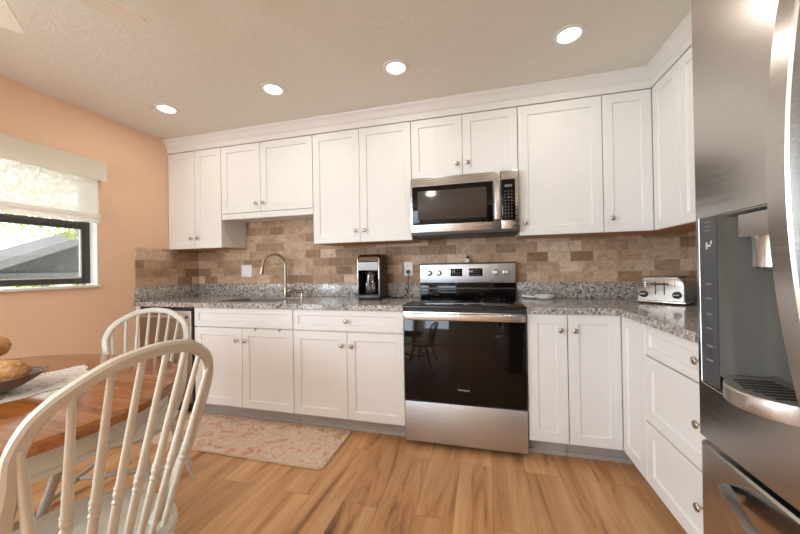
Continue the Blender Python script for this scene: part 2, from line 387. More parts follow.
b = B(); b.box(FX - .03, XL + .022, WY0 - .02, WY1 + .004, WZ0 - .014, WZ0 + .006, .004); obj('window_sill', b, 'trimw', win)
b = B(); b.box(XL - .115, XL + .001, WY1 - .004, WY1 + .0, WZ0 + .006, WZ1); b.box(XL - .115, XL + .001, WY0, WY0 + .004, WZ0 + .006, WZ1); obj('jamb_lining', b, 'trimw', win, 0)

# sliding glass door and window of the living area, behind the camera
b = B()
for a0, a1 in ((-4.95, -4.90), (-4.03, -3.97), (-3.10, -3.05)): b.box(XL - .08, XL - .04, a0, a1, .0, 2.06)
b.box(XL - .08, XL - .04, -4.90, -3.10, 2.01, 2.06); b.box(XL - .08, XL - .04, -4.90, -3.10, 0, .05)
dr_ = struct('door_1', b, 'bronze', smooth=0)
b = B(); b.box(XL - .063, XL - .058, -4.90, -3.10, .05, 2.01); obj('glass_pane', b, 'glass', dr_, 0)
b = B()
for a0, a1 in ((-1.85, -1.80), (-.60, -.55)): b.box(a0, a1, YR - .07, YR - .03, .95, 2.05)
b.box(-1.80, -.60, YR - .07, YR - .03, 2.0, 2.05); b.box(-1.80, -.60, YR - .07, YR - .03, .95, 1.0); b.box(-1.80, -.60, YR - .07, YR - .03, 1.48, 1.52)
w2_ = struct('window_2', b, 'bronze', smooth=0)
b = B(); b.box(-1.80, -.60, YR - .053, YR - .048, 1.0, 2.0); obj('glass_pane', b, 'glass', w2_, 0)

# backsplash tile, both walls
b = B(); b.box(XL + .001, XR - .001, -.011, -.0005, 1.036, 1.40); b.box(-1.7545, -.8385, -.011, -.0005, 1.40, 1.645); b.box(XL + .0005, XL + .011, -.632, -.0115, 1.036, 1.378); b.box(XR - .011, XR - .0005, -1.81, -.0115, 1.036, 1.378)
o = struct('trim_1', b, 'tile', smooth=0)

# crown moulding, swept along the front of the wall cabinets
b = B()
prof = [(-.02, UT + .002), (.004, UT + .002), (.004, UT + .048), (.010, UT + .052), (.016, UT + .060), (.022, UT + .074), (.032, UT + .090), (.046, UT + .103), (.050, HC - .001), (-.02, HC - .001)]
rings = []
for (px, py, nx, ny) in ((XL + .001, YU, 0, -1), (XUR, YU, -1, -1), (XUR, -1.80, -1, 0)):
    rings.append([(px + nx * o_, py + ny * o_, z_) for o_, z_ in prof])
b.ring_sweep(rings); struct('trim_2', b, 'trimw', smooth=25)

# ------------------------------------------------------------------ cabinets
KN = [(.0055, 0), (.005, .014), (.007, .018), (.0145, .021), (.0158, .025), (.0135, .029), (.006, .031)]
def knob(p, n, parent):
    b = B(); b.lathe(KN, p, n, 14); return obj('knob', b, 'knob', parent, 50)
X, Y, Z = Vector((1, 0, 0)), Vector((0, 1, 0)), Vector((0, 0, 1))
def door_back(parent, x0, x1, z0, z1, yf, kn=None, name='door', rail=.057):
    b = B(); b.panel_door((x0, yf + .02, z0), X, Z, -Y, x1 - x0, z1 - z0, .02, rail)
    d = obj(name, b, 'cab', parent, 0)
    if kn: knob((kn[0], yf + .001, kn[1]), -Y, d)
    return d
def door_right(parent, y0, y1, z0, z1, xf, kn=None, name='door', rail=.057):
    """on a face looking to -x ; y0 > y1"""
    b = B(); b.panel_door((xf + .02, y0, z0), -Y, Z, -X, y0 - y1, z1 - z0, .02, rail)
    d = obj(name, b, 'cab', parent, 0)
    if kn: knob((xf + .001, kn[0], kn[1]), -X, d)
    return d
def wall_cab(label, x0, x1, z0, z1, bottom='under'):
    t = thing('wall_cabinet', label, 'cabinet', ((x0 + x1) / 2, -.15, z0), group='white wall cabinets')
    b = B(); b.box(x0 + .0008, x1 - .0008, YU + .0205, -.0125, z0 + .006, z1); obj('body', b, 'cab', t, 0)
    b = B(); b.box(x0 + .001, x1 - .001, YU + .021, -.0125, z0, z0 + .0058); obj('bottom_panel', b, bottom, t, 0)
    return t
g = .0015
t = wall_cab('narrow white two-door wall cabinet in the left corner beside the peach wall', XL + .002, -1.757, UB, UT)
door_back(t, XL + .004, -2.050 - g, UB, UT - .004, YU, (-2.087, 1.468)); door_back(t, -2.050 + g, -1.757 - g, UB, UT - .004, YU, (-2.013, 1.468))
t = wall_cab('short white two-door wall cabinet with a bottom rail, hanging above the sink', -1.755, -.838, 1.640, UT, 'cab')
door_back(t, -1.755 + g, -1.343 - g, 1.676, UT - .004, YU, (-1.380, 1.745)); door_back(t, -1.343 + g, -.838 - g, 1.676, UT - .004, YU, (-1.306, 1.745))
b = B(); b.box(-1.754, -.839, YU + .002, YU + .0195, 1.622, 1.672, .002); obj('light_rail', b, 'cab', t)
t = wall_cab('tall white two-door wall cabinet above the coffee maker', -.836, -.002, UB, UT)
door_back(t, -.836 + g, -.424 - g, UB, UT - .004, YU, (-.461, 1.466)); door_back(t, -.424 + g, -.002 - g, UB, UT - .004, YU, (-.384, 1.466))
t = wall_cab('short white two-door wall cabinet directly over the microwave', .000, .763, 1.826, UT)
door_back(t, 0 + g, .383 - g, 1.829, UT - .004, YU, (.345, 1.918)); door_back(t, .383 + g, .763 - g, 1.829, UT - .004, YU, (.420, 1.918))
t = wall_cab('wide single-door white wall cabinet just right of the microwave', .765, 1.288, UB, UT)
door_back(t, .765 + g, 1.288 - g, UB, UT - .004, YU, (.803, 1.462), rail=.062)
t = thing('wall_cabinet', 'L-shaped white corner wall cabinet above the toaster', 'cabinet', (1.6, -.2, UB), group='white wall cabinets')
Lp = lambda: [(1.2902, -.0125), (1.2902, YU + .0205), (XUR + .0205, YU + .0205), (XUR + .0205, -.6055), (XR - .0125, -.6055), (XR - .0125, -.0125)]
b = B(); b.prism(Lp(), UB + .006, UT); obj('body', b, 'cab', t, 0)
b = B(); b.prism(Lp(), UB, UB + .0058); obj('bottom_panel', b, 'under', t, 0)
door_back(t, 1.290 + g, XUR - .001, UB, UT - .004, YU, (1.334, 1.464)); door_right(t, YU - .003, -.606 + g, UB, UT - .004, XUR)
t = thing('wall_cabinet', 'white wall cabinet on the right wall, half hidden by the fridge top', 'cabinet', (1.73, -1.05, UB), group='white wall cabinets')
b = B(); b.box(XUR + .0205, XR - .0125, -1.468, -.6075, UB + .006, UT); obj('body', b, 'cab', t, 0)
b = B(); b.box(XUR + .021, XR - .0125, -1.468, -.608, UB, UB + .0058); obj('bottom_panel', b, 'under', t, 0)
door_right(t, -.607 - g, -1.037 + g, UB, UT - .004, XUR, (-1.0, 1.466)); door_right(t, -1.037 - g, -1.468 + g, UB, UT - .004, XUR, (-1.075, 1.466))

def base_cab(label, x0, x1, hollow=False):
    t = thing('base_cabinet', label, 'cabinet', ((x0 + x1) / 2, -.33, 0), group='white base cabinets')
    b = B()
    if hollow:
        b.box(x0 + .0008, x0 + .018, YB + .0205, -.003, .102, ZCT - .002); b.box(x1 - .018, x1 - .0008, YB + .0205, -.003, .102, ZCT - .002)
        b.box(x0 + .018, x1 - .018, YB + .0205, -.003, .102, .120); b.box(x0 + .018, x1 - .018, -.010, -.003, .120, ZCT - .002); b.box(x0 + .018, x1 - .018, YB + .0205, YB + .04, .120, ZCT - .002)
    else: b.box(x0 + .0008, x1 - .0008, YB + .0205, -.003, .102, ZCT - .002)
    obj('body', b, 'cab', t, 0)
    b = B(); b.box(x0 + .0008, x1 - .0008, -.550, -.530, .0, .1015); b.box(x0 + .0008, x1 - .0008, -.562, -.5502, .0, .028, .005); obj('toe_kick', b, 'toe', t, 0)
    return t
t = base_cab('white sink base cabinet with two doors and a blank drawer front', -1.741, -.842, True)
sink_cab = t
door_back(t, -1.741 + g, -.842 - g, .727, ZD, YB, None, 'drawer_front', .04)
door_back(t, -1.741 + g, -1.288 - g, ZB, .719, YB, (-1.326, .630)); sink_door = door_back(t, -1.288 + g, -.842 - g, ZB, .719, YB, (-1.249, .628))
t = base_cab('white base cabinet with one drawer over two doors, left of the range', -.840, -.003)
door_back(t, -.840 + g, -.003 - g, .727, ZD, YB, (-.414, .798), 'drawer', .04)
door_back(t, -.840 + g, -.415 - g, ZB, .719, YB, (-.451, .629)); door_back(t, -.415 + g, -.003 - g, ZB, .719, YB, (-.378, .627))
t = base_cab('narrow single-door white base cabinet just right of the range', .766, .988)
door_back(t, .766 + g, .988 - g, ZB, ZD, YB, (.950, .781))
t = thing('base_cabinet', 'L-shaped white corner base cabinet with doors meeting in the inner corner', 'cabinet', (1.5, -.4, 0), group='white base cabinets')
def Lb(o_): return [(.9902, -.003), (.9902, YB + o_), (XBR + o_, YB + o_), (XBR + o_, -.8975), (XR - .003, -.8975), (XR - .003, -.003)]
b = B(); b.prism(Lb(.0205), .102, ZCT - .002); obj('body', b, 'cab', t, 0)
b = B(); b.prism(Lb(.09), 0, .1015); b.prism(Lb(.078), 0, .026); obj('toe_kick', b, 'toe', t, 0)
door_back(t, .990 + g, XBR - .001, ZB, ZD, YB, (1.026, .781)); door_right(t, YB - .003, -.899 + g, ZB, ZD, XBR)
t = thing('base_cabinet', 'white three-drawer base cabinet running along the right wall to the fridge', 'cabinet', (1.6, -1.3, 0), group='white base cabinets')
b = B(); b.box(XBR + .0205, XR - .003, -1.735, -.8995, .102, ZCT - .002); obj('body', b, 'cab', t, 0)
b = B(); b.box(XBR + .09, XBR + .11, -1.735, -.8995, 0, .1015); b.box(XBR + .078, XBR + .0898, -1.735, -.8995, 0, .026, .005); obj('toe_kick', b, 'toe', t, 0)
for z0, z1, zk, rl in ((.729, ZD, .812, .04), (.412, .721, .584, .057), (ZB, .404, .288, .057)):
    door_right(t, -.899 - g, -1.735 + g, z0, z1, XBR, (-1.317, zk), 'drawer', rl)
# over-door hooks on the sink cabinet
for hx, w in ((-1.165, 'left'), (-.955, 'right')):
    b = B(); b.box(hx - .008, hx + .008, YB - .0035, YB - .0012, .706, .7235, .0008); b.box(hx - .008, hx + .008, YB - .0035, YB + .018, .7205, .7235, .0008); b.box(hx - .009, hx + .009, YB - .009, YB - .0036, .706, .712, .002)
    tag(recentre(obj('over_door_hook', b, 'knob')), 'small metal hook over the sink cabinet door, the %s one of the two' % w, 'hook', 'over-door hooks')

# ------------------------------------------------------------------ worktops
SX0, SX1, SY0, SY1 = -1.62, -1.06, -.535, -.145
t = thing('countertop', 'speckled granite countertop with the sink, left of the range', 'countertop', (-1.2, -.3, ZCT))
b = B()
CT = ZCT + .0004
for (x0, x1, y0, y1) in ((XL + .001, SX0, -.648, -.001), (SX1, -.001, -.648, -.001), (SX0, SX1, -.648, SY0), (SX0, SX1, SY1, -.001)):
    b.box(x0, x1, y0, y1, CT, ZC)
bmesh.ops.remove_doubles(b.bm, verts=b.bm.verts[:], dist=1e-5)
obj('slab', b, 'granite', t, 0)
b = B(); b.box(XL + .0215, -.001, -.021, -.001, ZC + .0003, 1.0355, .002); obj('upstand', b, 'granite', t)
b = B(); b.box(XL + .001, XL + .021, -.640, -.001, ZC + .0003, 1.0355, .002); obj('upstand', b, 'granite', t)
t = thing('countertop', 'L-shaped granite countertop around the right corner under the toaster', 'countertop', (1.4, -.5, ZCT))
b = B(); xe = XBR - .018
b.prism([(.7635, -.001), (.7635, -.648), (xe - .02, -.648), (xe - .006, -.654), (xe, -.668), (xe, -1.815), (XR - .001, -1.815), (XR - .001, -.001)], CT, ZC); obj('slab', b, 'granite', t, 0)
b = B(); b.box(.7635, XR - .0215, -.021, -.001, ZC + .0003, 1.0355, .002); obj('upstand', b, 'granite', t)
b = B(); b.box(XR - .021, XR - .001, -1.81, -.001, ZC + .0003, 1.0355, .002); obj('upstand', b, 'granite', t)

# sink (undermount, inside the hole)
b = B()
def rr(x0, x1, y0, y1, r, z, n=4):
    P = []
    for cx, cy, a0 in ((x1 - r, y1 - r, 0), (x0 + r, y1 - r, 90), (x0 + r, y0 + r, 180), (x1 - r, y0 + r, 270)):
        for i in range(n + 1):
            a = math.radians(a0 + 90 * i / n); P.append((cx + r * math.cos(a), cy + r * math.sin(a), z))
    return P
R = [rr(SX0 + .002, SX1 - .002, SY0 + .002, SY1 - .002, .03, .905), rr(SX0 + .006, SX1 - .006, SY0 + .006, SY1 - .006, .03, .905), rr(SX0 + .012, SX1 - .012, SY0 + .012, SY1 - .012, .05, .73), rr(SX0 + .05, SX1 - .05, SY0 + .05, SY1 - .05, .05, .705)]
b.ring_sweep(R, cap=False); f = [b.v(p) for p in R[-1]]; b.face(f)
bmesh.ops.remove_doubles(b.bm, verts=b.bm.verts[:], dist=1e-5)
sink = tag(recentre(obj('kitchen_sink', b, 'sink')), 'undermount steel sink bowl let into the granite below the faucet', 'sink')

# faucet
fx, fy = -1.268, -.092
t = thing('faucet', 'tall brushed gooseneck faucet with a pull-down spray head at the sink', 'faucet', (fx, fy, ZC + .0005))
b = B(); b.lathe([(.027, 0), (.027, .006), (.021, .012), (.021, .085), (.016, .10), (.0125, .105)], (fx, fy, ZC + .0005), Z, 18); obj('base', b, 'faucet', t, 40)
pts = []; dr = Vector((-.62, -.78, 0)).normalized()
for i in range(6): pts.append(Vector((fx, fy, ZC + .10 + i * .04)))
R_ = .098; c = Vector((fx, fy, ZC + .30)) + dr * R_
for i in range(1, 15):
    a = PI - math.radians(i * 12.6); pts.append(c + dr * R_ * math.cos(a) + Z * R_ * math.sin(a))
b = B(); b.tube(pts, .0125, 12); obj('neck', b, 'faucet', t, 60)
d = (pts[-1] - pts[-2]).normalized()
b = B(); b.lathe([(.0118, 0), (.015, .006), (.0165, .03), (.0195, .088), (.018, .094), (.012, .095)], pts[-1] - d * .002, d, 14); obj('spray_head', b, 'faucet', t, 40)
b = B(); b.lathe([(.012, .0), (.015, .004), (.015, .03), (.008, .036)], (fx + .020, fy - .004, ZC + .055), X, 12); b.tube([(fx + .050, fy - .004, ZC + .055), (fx + .075, fy - .006, ZC + .075), (fx + .110, fy - .008, ZC + .108)], [.008, .006, .005], 10); obj('lever', b, 'faucet', t, 50)
b = B(); b.lathe([(.021, 0), (.021, .006), (.012, .010), (.010, .032), (.015, .037), (.015, .050), (.006, .054)], (-1.10, -.090, ZC + .0005), Z, 14); b.tube([(-1.10, -.09, ZC + .046), (-1.105, -.115, ZC + .050), (-1.108, -.135, ZC + .040)], .005, 8)
tag(recentre(obj('soap_dispenser', b, 'chrome', smooth=45)), 'small metal soap dispenser pump standing right of the faucet', 'soap dispenser')

# dishwasher
t = thing('dishwasher', 'dark stainless dishwasher under the left end of the counter', 'dishwasher', (-2.06, -.33, 0))
x0, x1 = XL + .052, -1.745
b = B(); b.box(x0, x1, YB + .02, -.01, .09, ZCT - .002); obj('tub', b, 'darkgrey', t, 0)
b = B(); b.box(x0 + .004, x1 - .018, YB - .012, YB + .0195, .105, .846, .005); obj('door', b, 'dish', t)
b = B(); b.box(x0 + .004, x1 - .004, YB + .004, YB + .0195, .850, ZCT - .004); obj('control_strip', b, 'blackpl', t, 0)
b = B(); b.box(x0 + .05, x1 - .05, YB - .058, YB - .040, .788, .818, .006); b.box(x0 + .06, x0 + .085, YB - .041, YB - .011, .795, .811); b.box(x1 - .085, x1 - .06, YB - .041, YB - .011, .795, .811); obj('handle', b, 'steel_x', t)
b = B(); b.box(x0, x1, YB + .06, YB + .08, 0, .10); obj('toe_panel', b, 'blackpl', t, 0)
b = B(); b.box(XL + .001, XL + .050, YB + .0, -.003, 0, ZCT - .002); tag(recentre(obj('end_panel', b, 'cab', smooth=0)), 'narrow white filler panel between the dishwasher and the left wall', 'panel')

# ------------------------------------------------------------------ range
t = thing('range', 'stainless steel electric range with a black glass oven door', 'range', (.381, -.33, 0))
x0, x1, yf = .0035, .7585, -.656
b = B(); b.box(x0, x1, yf + .027, -.024, .03, .903); b.box(x0 + .05, x0 + .09, -.58, -.54, 0, .03); b.box(x1 - .09, x1 - .05, -.58, -.54, 0, .03); b.box(x0 + .05, x0 + .09, -.1, -.06, 0, .03); b.box(x1 - .09, x1 - .05, -.1, -.06, 0, .03); obj('body', b, 'darkgrey', t, 0)
b = B(); b.box(x0 - .002, x1 + .002, -.672, -.085, .9032, .921, .005); obj('cooktop', b, 'blackglass', t)
b = B(); b.box(x0 - .001, x1 + .001, -.676, -.6728, .900, .917, .001); obj('front_trim', b, 'blackpl', t)
for bx, by, br_ in ((.20, -.50, .105), (.565, -.50, .085), (.20, -.24, .075), (.565, -.24, .105)):
    b = B()
    for r in (br_, br_ * .62):
        b.ring_sweep([[(bx + rr_ * math.cos(2 * PI * k / 36), by + rr_ * math.sin(2 * PI * k / 36), .9214) for k in range(36)] for rr_ in (r, r - .003)], cap=False)
    obj('burner_ring', b, 'mark_dim', t, 0)
b = B(); b.box(x0 + .002, x1 - .002, -.082, -.022, .9032, 1.036, .004); obj('back_riser', b, 'blackglass', t)
b = B(); b.box(x0 + .004, x1 - .004, -.088, -.082, .985, .998, .002); obj('vent_lip', b, 'darkgrey', t)
b = B(); b.box(x0 + .003, x1 - .003, -.086, -.022, 1.0365, 1.188, .004); cp = obj('control_panel', b, 'range_steel', t)
b = B(); b.box(x0 + .001, x1 - .001, -.090, -.022, 1.1884, 1.198, .003); obj('panel_cap', b, 'darkgrey', t)
for kx in (.083, .162, .613, .690):
    b = B(); b.lathe([(.024, 0), (.024, .004), (.0195, .006), (.0175, .030), (.014, .034)], (kx, -.0862, 1.118), -Y, 18); obj('knob', b, 'steel_x', cp, 40)
    b = B(); b.box(kx - .0045, kx + .0045, -.1245, -.1203, 1.103, 1.133, .001); obj('pointer', b, 'steel_x', cp)
for a0, a1 in ((.258, .352), (.404, .510)):
    b = B(); b.box(a0, a1, -.0885, -.0862, 1.090, 1.152, .001); obj('display', b, 'blackglass', cp)
    b = B()
    for i in range(5):
        for j in range(3): b.box(a0 + .012 + i * (a1 - a0 - .02) / 5, a0 + .019 + i * (a1 - a0 - .02) / 5, -.0891, -.0886, 1.100 + j * .017, 1.104 + j * .017)
    obj('legends', b, 'mark_dim', cp, 0)
b = B(); b.box(x0, x1, yf, yf + .0265, .302, .878, .004); od = obj('oven_door', b, 'blackglass', t)
b = B(); b.box(x0 + .0, x1 - .0, yf - .002, yf - .0002, .826, .8775, .001); obj('door_trim', b, 'steel_x', od)
b = B(); b.box(.026, .735, yf - .062, yf - .040, .831, .875, .008, 3); b.box(.026, .062, yf - .041, yf - .0022, .837, .869, .003); b.box(.70, .735, yf - .041, yf - .0022, .837, .869, .003); obj('handle', b, 'steel_x', od)
b = B(); b.box(x0, x1, yf + .001, yf + .0265, .035, .294, .004); obj('storage_drawer', b, 'range_steel', t)
def text_mesh(txt, size, mat, parent, loc, normal, extrude=.0004):
    cu = bpy.data.curves.new('lettering', 'FONT'); cu.body = txt; cu.size = size; cu.align_x = 'CENTER'; cu.extrude = extrude
    to = bpy.data.objects.new('lettering', cu); COL.objects.link(to)
    bpy.context.view_layer.update()
    me = bpy.data.meshes.new_from_object(to.evaluated_get(bpy.context.evaluated_depsgraph_get()))
    bpy.data.objects.remove(to)
    Rm = {'-y': Matrix.Rotation(PI / 2, 4, 'X'), '-x': Matrix.Rotation(-PI / 2, 4, 'Z') @ Matrix.Rotation(PI / 2, 4, 'X')}[normal]
    me.transform(Matrix.Translation(Vector(loc) - wloc(parent)) @ Rm)
    me.materials.clear(); me.materials.append(M[mat])
    o = bpy.data.objects.new('lettering', me); COL.objects.link(o); o.parent = parent
    return o
text_mesh('Whirlpool', .017, 'mark', od, (.384, yf - .0006, .384), '-y')
# small white pot on top of the panel
t = thing('salt_shaker', 'tiny white shaker with a dark top standing on the range panel', 'shaker', (.392, -.055, 1.1985))
b = B(); b.lathe([(.020, .0), (.026, .004), (.027, .014), (.020, .028), (.012, .034)], (.392, -.055, 1.1985), Z, 16); obj('body', b, 'ceram', t, 50)
b = B(); b.lathe([(.008, .0), (.011, .003), (.009, .014), (.004, .024)], (.394, -.055, 1.2325), Z, 12); obj('top', b, 'blackpl', t, 50)

# ------------------------------------------------------------------ microwave
t = thing('microwave', 'stainless over-the-range microwave hanging above the cooktop', 'microwave', (.381, -.2, 1.40))
x0, x1, yf = .003, .758, -.390
b = B(); b.box(x0, x1, yf + .031, -.013, 1.402, 1.8235); obj('body', b, 'darkgrey', t, 0)
b = B(); b.box(x0 + .03, x1 - .03, yf + .06, -.06, 1.396, 1.402); obj('vent_grille', b, 'blackpl', t, 0)
b = B(); b.box(x0, .640, yf, yf + .030, 1.420, 1.8225, .004); md = obj('door', b, 'steel_x', t)
b = B(); b.box(x0 + .014, .590, yf - .0016, yf - .0002, 1.476, 1.757, .0006); obj('door_glass', b, 'blackglass', md)
b = B(); b.box(x0 + .055, .545, yf - .0022, yf - .0017, 1.512, 1.722); obj('window_screen', b, 'mwglass', md, 0)
b = B(); b.box(.597, .637, yf - .036, yf - .020, 1.482, 1.757, .006, 3); b.box(.605, .629, yf - .021, yf - .0002, 1.49, 1.51); b.box(.605, .629, yf - .021, yf - .0002, 1.73, 1.75); obj('handle', b, 'steel_z', md)
b = B(); b.box(.6425, x1, yf, yf + .030, 1.420, 1.8225, .004); fr = obj('control_side', b, 'steel_x', t)
b = B(); b.box(.646, .736, yf - .0016, yf - .0002, 1.478, 1.760, .0006); obj('control_panel', b, 'blackglass', fr)
b = B()
for j in range(9):
    for i in range(3): b.box(.668 + i * .021, .672 + i * .021, yf - .0021, yf - .0017, 1.505 + j * .0215, 1.508 + j * .0215)
obj('keypad', b, 'mark', fr, 0)
b = B(); b.box(.668, .716, yf - .0021, yf - .0017, 1.708, 1.724); obj('clock_display', b, 'mark_dim', fr, 0)
b = B(); b.box(x0 + .002, x1 - .002, yf + .006, yf + .030, 1.4035, 1.4195); obj('bottom_lip', b, 'darkgrey', t, 0)

# ------------------------------------------------------------------ outlets
t = thing('switch_plate', 'white double switch plate on the tiles between the corner and the faucet', 'switch', (-1.76, -.0112, 1.10))
b = B(); b.box(-1.820, -1.700, -.0175, -.0113, 1.101, 1.221, .002); pl = obj('plate', b, 'white_pl', t)
for sx in (-1.790, -1.734):
    b = B(); b.box(sx - .008 - .008, sx + .016, -.0205, -.0176, 1.128, 1.194, .0015); obj('rocker', b, 'white_pl', t)
t = thing('wall_outlet', 'white wall outlet with a black plug, left of the range', 'outlet', (-.109, -.0112, 1.095))
b = B(); b.box(-.147, -.071, -.0175, -.0113, 1.096, 1.216, .002); obj('plate', b, 'white_pl', t)
for zz in (1.133, 1.180):
    b = B(); b.box(-.126, -.092, -.0195, -.0176, zz - .016, zz + .016, .006); rc = obj('receptacle', b, 'white_pl', t)
    b = B(); b.box(-.117, -.114, -.0198, -.0196, zz - .003, zz + .009); b.box(-.104, -.101, -.0198, -.0196, zz - .003, zz + .009); obj('slot', b, 'blackpl', rc, 0)

# ------------------------------------------------------------------ coffee maker
cx0, cx1, cy0, cy1 = -.474, -.280, -.285, -.060
zc = ZC + .0006
t = thing('coffee_maker', 'black and chrome drip coffee maker beside the wall outlet', 'coffee maker', ((cx0 + cx1) / 2, -.17, zc))
b = B(); b.box(cx0, cx1, cy0, cy1, zc, zc + .042, .012, 3); obj('base', b, 'blackpl', t)
b = B(); b.box(cx0 + .004, cx1 - .004, cy1 - .085, cy1, zc + .036, zc + .30, .012, 3); obj('rear_column', b, 'blackpl', t)
for px in (cx0 + .0025, cx1 - .0085):
    b = B(); b.box(px, px + .006, cy0 + .012, cy1 - .02, zc + .04, zc + .245); obj('side_panel', b, 'blackpl', t, 0)
b = B(); b.ring_sweep([[(x_, y_, z_) for y_, z_ in ((cy0 + .006, zc + .242), (cy0 + .003, zc + .30), (cy0 + .014, zc + .338), (cy0 + .045, zc + .362), (cy1 - .05, zc + .368), (cy1 - .005, zc + .355), (cy1, zc + .242))] for x_ in (cx0 + .003, cx0 + .007, cx1 - .007, cx1 - .003)]); obj('brew_head', b, 'blackpl', t)
b = B(); b.ring_sweep([[(x_, y_, z_) for y_, z_ in ((cy0 + .0, zc + .236), (cy0 - .004, zc + .300), (cy0 + .002, zc + .302), (cy0 + .005, zc + .238))] for x_ in (cx0 + .012, cx1 - .012)]); obj('chrome_band', b, 'band', t)
b = B(); b.ring_sweep([[(x_, y_, z_) for y_, z_ in ((cy0 + .001, zc + .304), (cy0 + .012, zc + .338), (cy0 + .040, zc + .3615), (cy0 + .043, zc + .364), (cy0 + .009, zc + .343), (cy0 - .003, zc + .306))] for x_ in (cx0 + .014, cx1 - .014)]); obj('top_lid', b, 'lidmetal', t)
for px in (cx0 + .002, cx1 - .012):
    b = B(); b.box(px, px + .010, cy0 - .001, cy0 + .014, zc + .036, zc + .335, .004); obj('side_pillar', b, 'chrome', t)
b = B(); b.lathe([(.050, 0), (.060, .01), (.066, .05), (.060, .10), (.046, .14), (.047, .155)], ((cx0 + cx1) / 2, cy0 + .075, zc + .0435), Z, 20, cap=False); cf = obj('carafe', b, 'carafe', t, 60)
b = B(); b.lathe([(.048, 0), (.05, .004), (.05, .02), (.03, .026)], ((cx0 + cx1) / 2, cy0 + .075, zc + .199), Z, 18); obj('lid', b, 'blackpl', cf, 45)
mx = (cx0 + cx1) / 2
b = B(); b.tube([(mx, cy0 + .024, zc + .205), (mx + .006, cy0 - .012, zc + .195), (mx + .008, cy0 - .016, zc + .13), (mx + .004, cy0 + .012, zc + .075)], [.008, .009, .009, .007], 8); obj('carafe_handle', b, 'steel_z', cf, 60)
b = B(); P = [(cx1 - .02, cy1 - .03, zc + .02), (cx1 + .03, cy1 - .035, zc + .006), (-.22, -.13, zc + .005), (-.165, -.135, zc + .006), (-.125, -.11, zc + .012), (-.105, -.075, zc + .06), (-.102, -.055, zc + .15), (-.106, -.046, zc + .205), (-.109, -.042, 1.136)]
# smooth the cord
def catmull(P, n=6):
    P = [Vector(p) for p in P]; out = []
    for i in range(len(P) - 1):
        a, b_, c, d = P[max(i - 1, 0)], P[i], P[i + 1], P[min(i + 2, len(P) - 1)]
        for k in range(n):
            s = k / n; out.append(.5 * ((2 * b_) + (c - a) * s + (2 * a - 5 * b_ + 4 * c - d) * s * s + (3 * b_ - a - 3 * c + d) * s ** 3))
    return out + [P[-1]]
b.tube(catmull(P), .0045, 8); cd = obj('power_cord', b, 'blackpl', t, 60)
b = B(); b.box(-.122, -.096, -.046, -.020, 1.120, 1.146, .004); obj('plug', b, 'blackpl', cd)

# ------------------------------------------------------------------ toaster (built locally, front to -y)
t = thing('toaster', 'four-slice stainless toaster standing in the right counter corner', 'toaster', (1.637, -.310, ZC + .0006), -math.radians(42))
tw, td, th = .120, .112, .168
def tprof(inset, ztop, zb):   # outline in x,z with round shoulders
    P = [(-tw + inset, zb), (tw - inset, zb)]
    r = .05
    for i in range(7):
        a = math.radians(90 * i / 6); P.append((tw - inset - r + r * math.cos(a), ztop - r + r * math.sin(a)))
    for i in range(7):
        a = math.radians(90 + 90 * i / 6); P.append((-tw + inset + r + r * math.cos(a), ztop - r + r * math.sin(a)))
    return P
b = B(); b.ring_sweep([[(p[0], y_, p[1]) for p in tprof(i_, z_, .022)] for y_, i_, z_ in ((-td, .006, th - .006), (-td + .006, 0, th), (td - .006, 0, th), (td, .006, th - .006))]); bd = obj('body', b, 'toaster', t, 40, True)
b = B(); b.box(-tw - .004, tw + .004, -td - .004, td + .004, .006, .0215, .004); obj('base', b, 'knob', t, 35, True)
for sx in (-1, 1):
    for sy in (-1, 1):
        b = B(); b.lathe([(.012, 0), (.012, .0065)], (sx * (tw - .02), sy * (td - .02), 0), Z, 10); obj('foot', b, 'blackpl', t, 35, True)
for sx in (-.082, -.032, .032, .082):
    b = B(); b.box(sx - .012, sx + .012, -.07, .085, th - .0002, th + .0012, .0004); obj('bread_slot', b, 'blackpl', t, 35, True)
for sx in (-.022, .022):
    b = B(); b.box(sx - .0032, sx + .0032, -td - .0012, -td - .0001, .058, .138); obj('lever_track', b, 'blackpl', t, 0, True)
    b = B(); b.box(sx - .021, sx + .021, -td - .020, -td - .0013, .119, .129, .003); obj('lever', b, 'blackpl', t, 35, True)
for sx in (-1, 1):
    b = B(); b.lathe([(.022, 0), (.022, .003), (.0205, .005), (.0195, .018), (.012, .021)], (sx * .083, -td - .0002, .060), -Y, 18); obj('browning_knob', b, 'blackpl', t, 40, True)
    b = B(); b.box(sx * .083 - .014, sx * .083 + .014, -td - .0235, -td - .0212, .058, .062); obj('pointer', b, 'mark', t, 0, True)
    b = B()
    for j in range(3): b.box(sx * .078 - .008, sx * .078 + .008, -td - .002, -td - .0001, .102 + j * .013, .110 + j * .013, .001)
    obj('button_row', b, 'knob', t, 35, True)

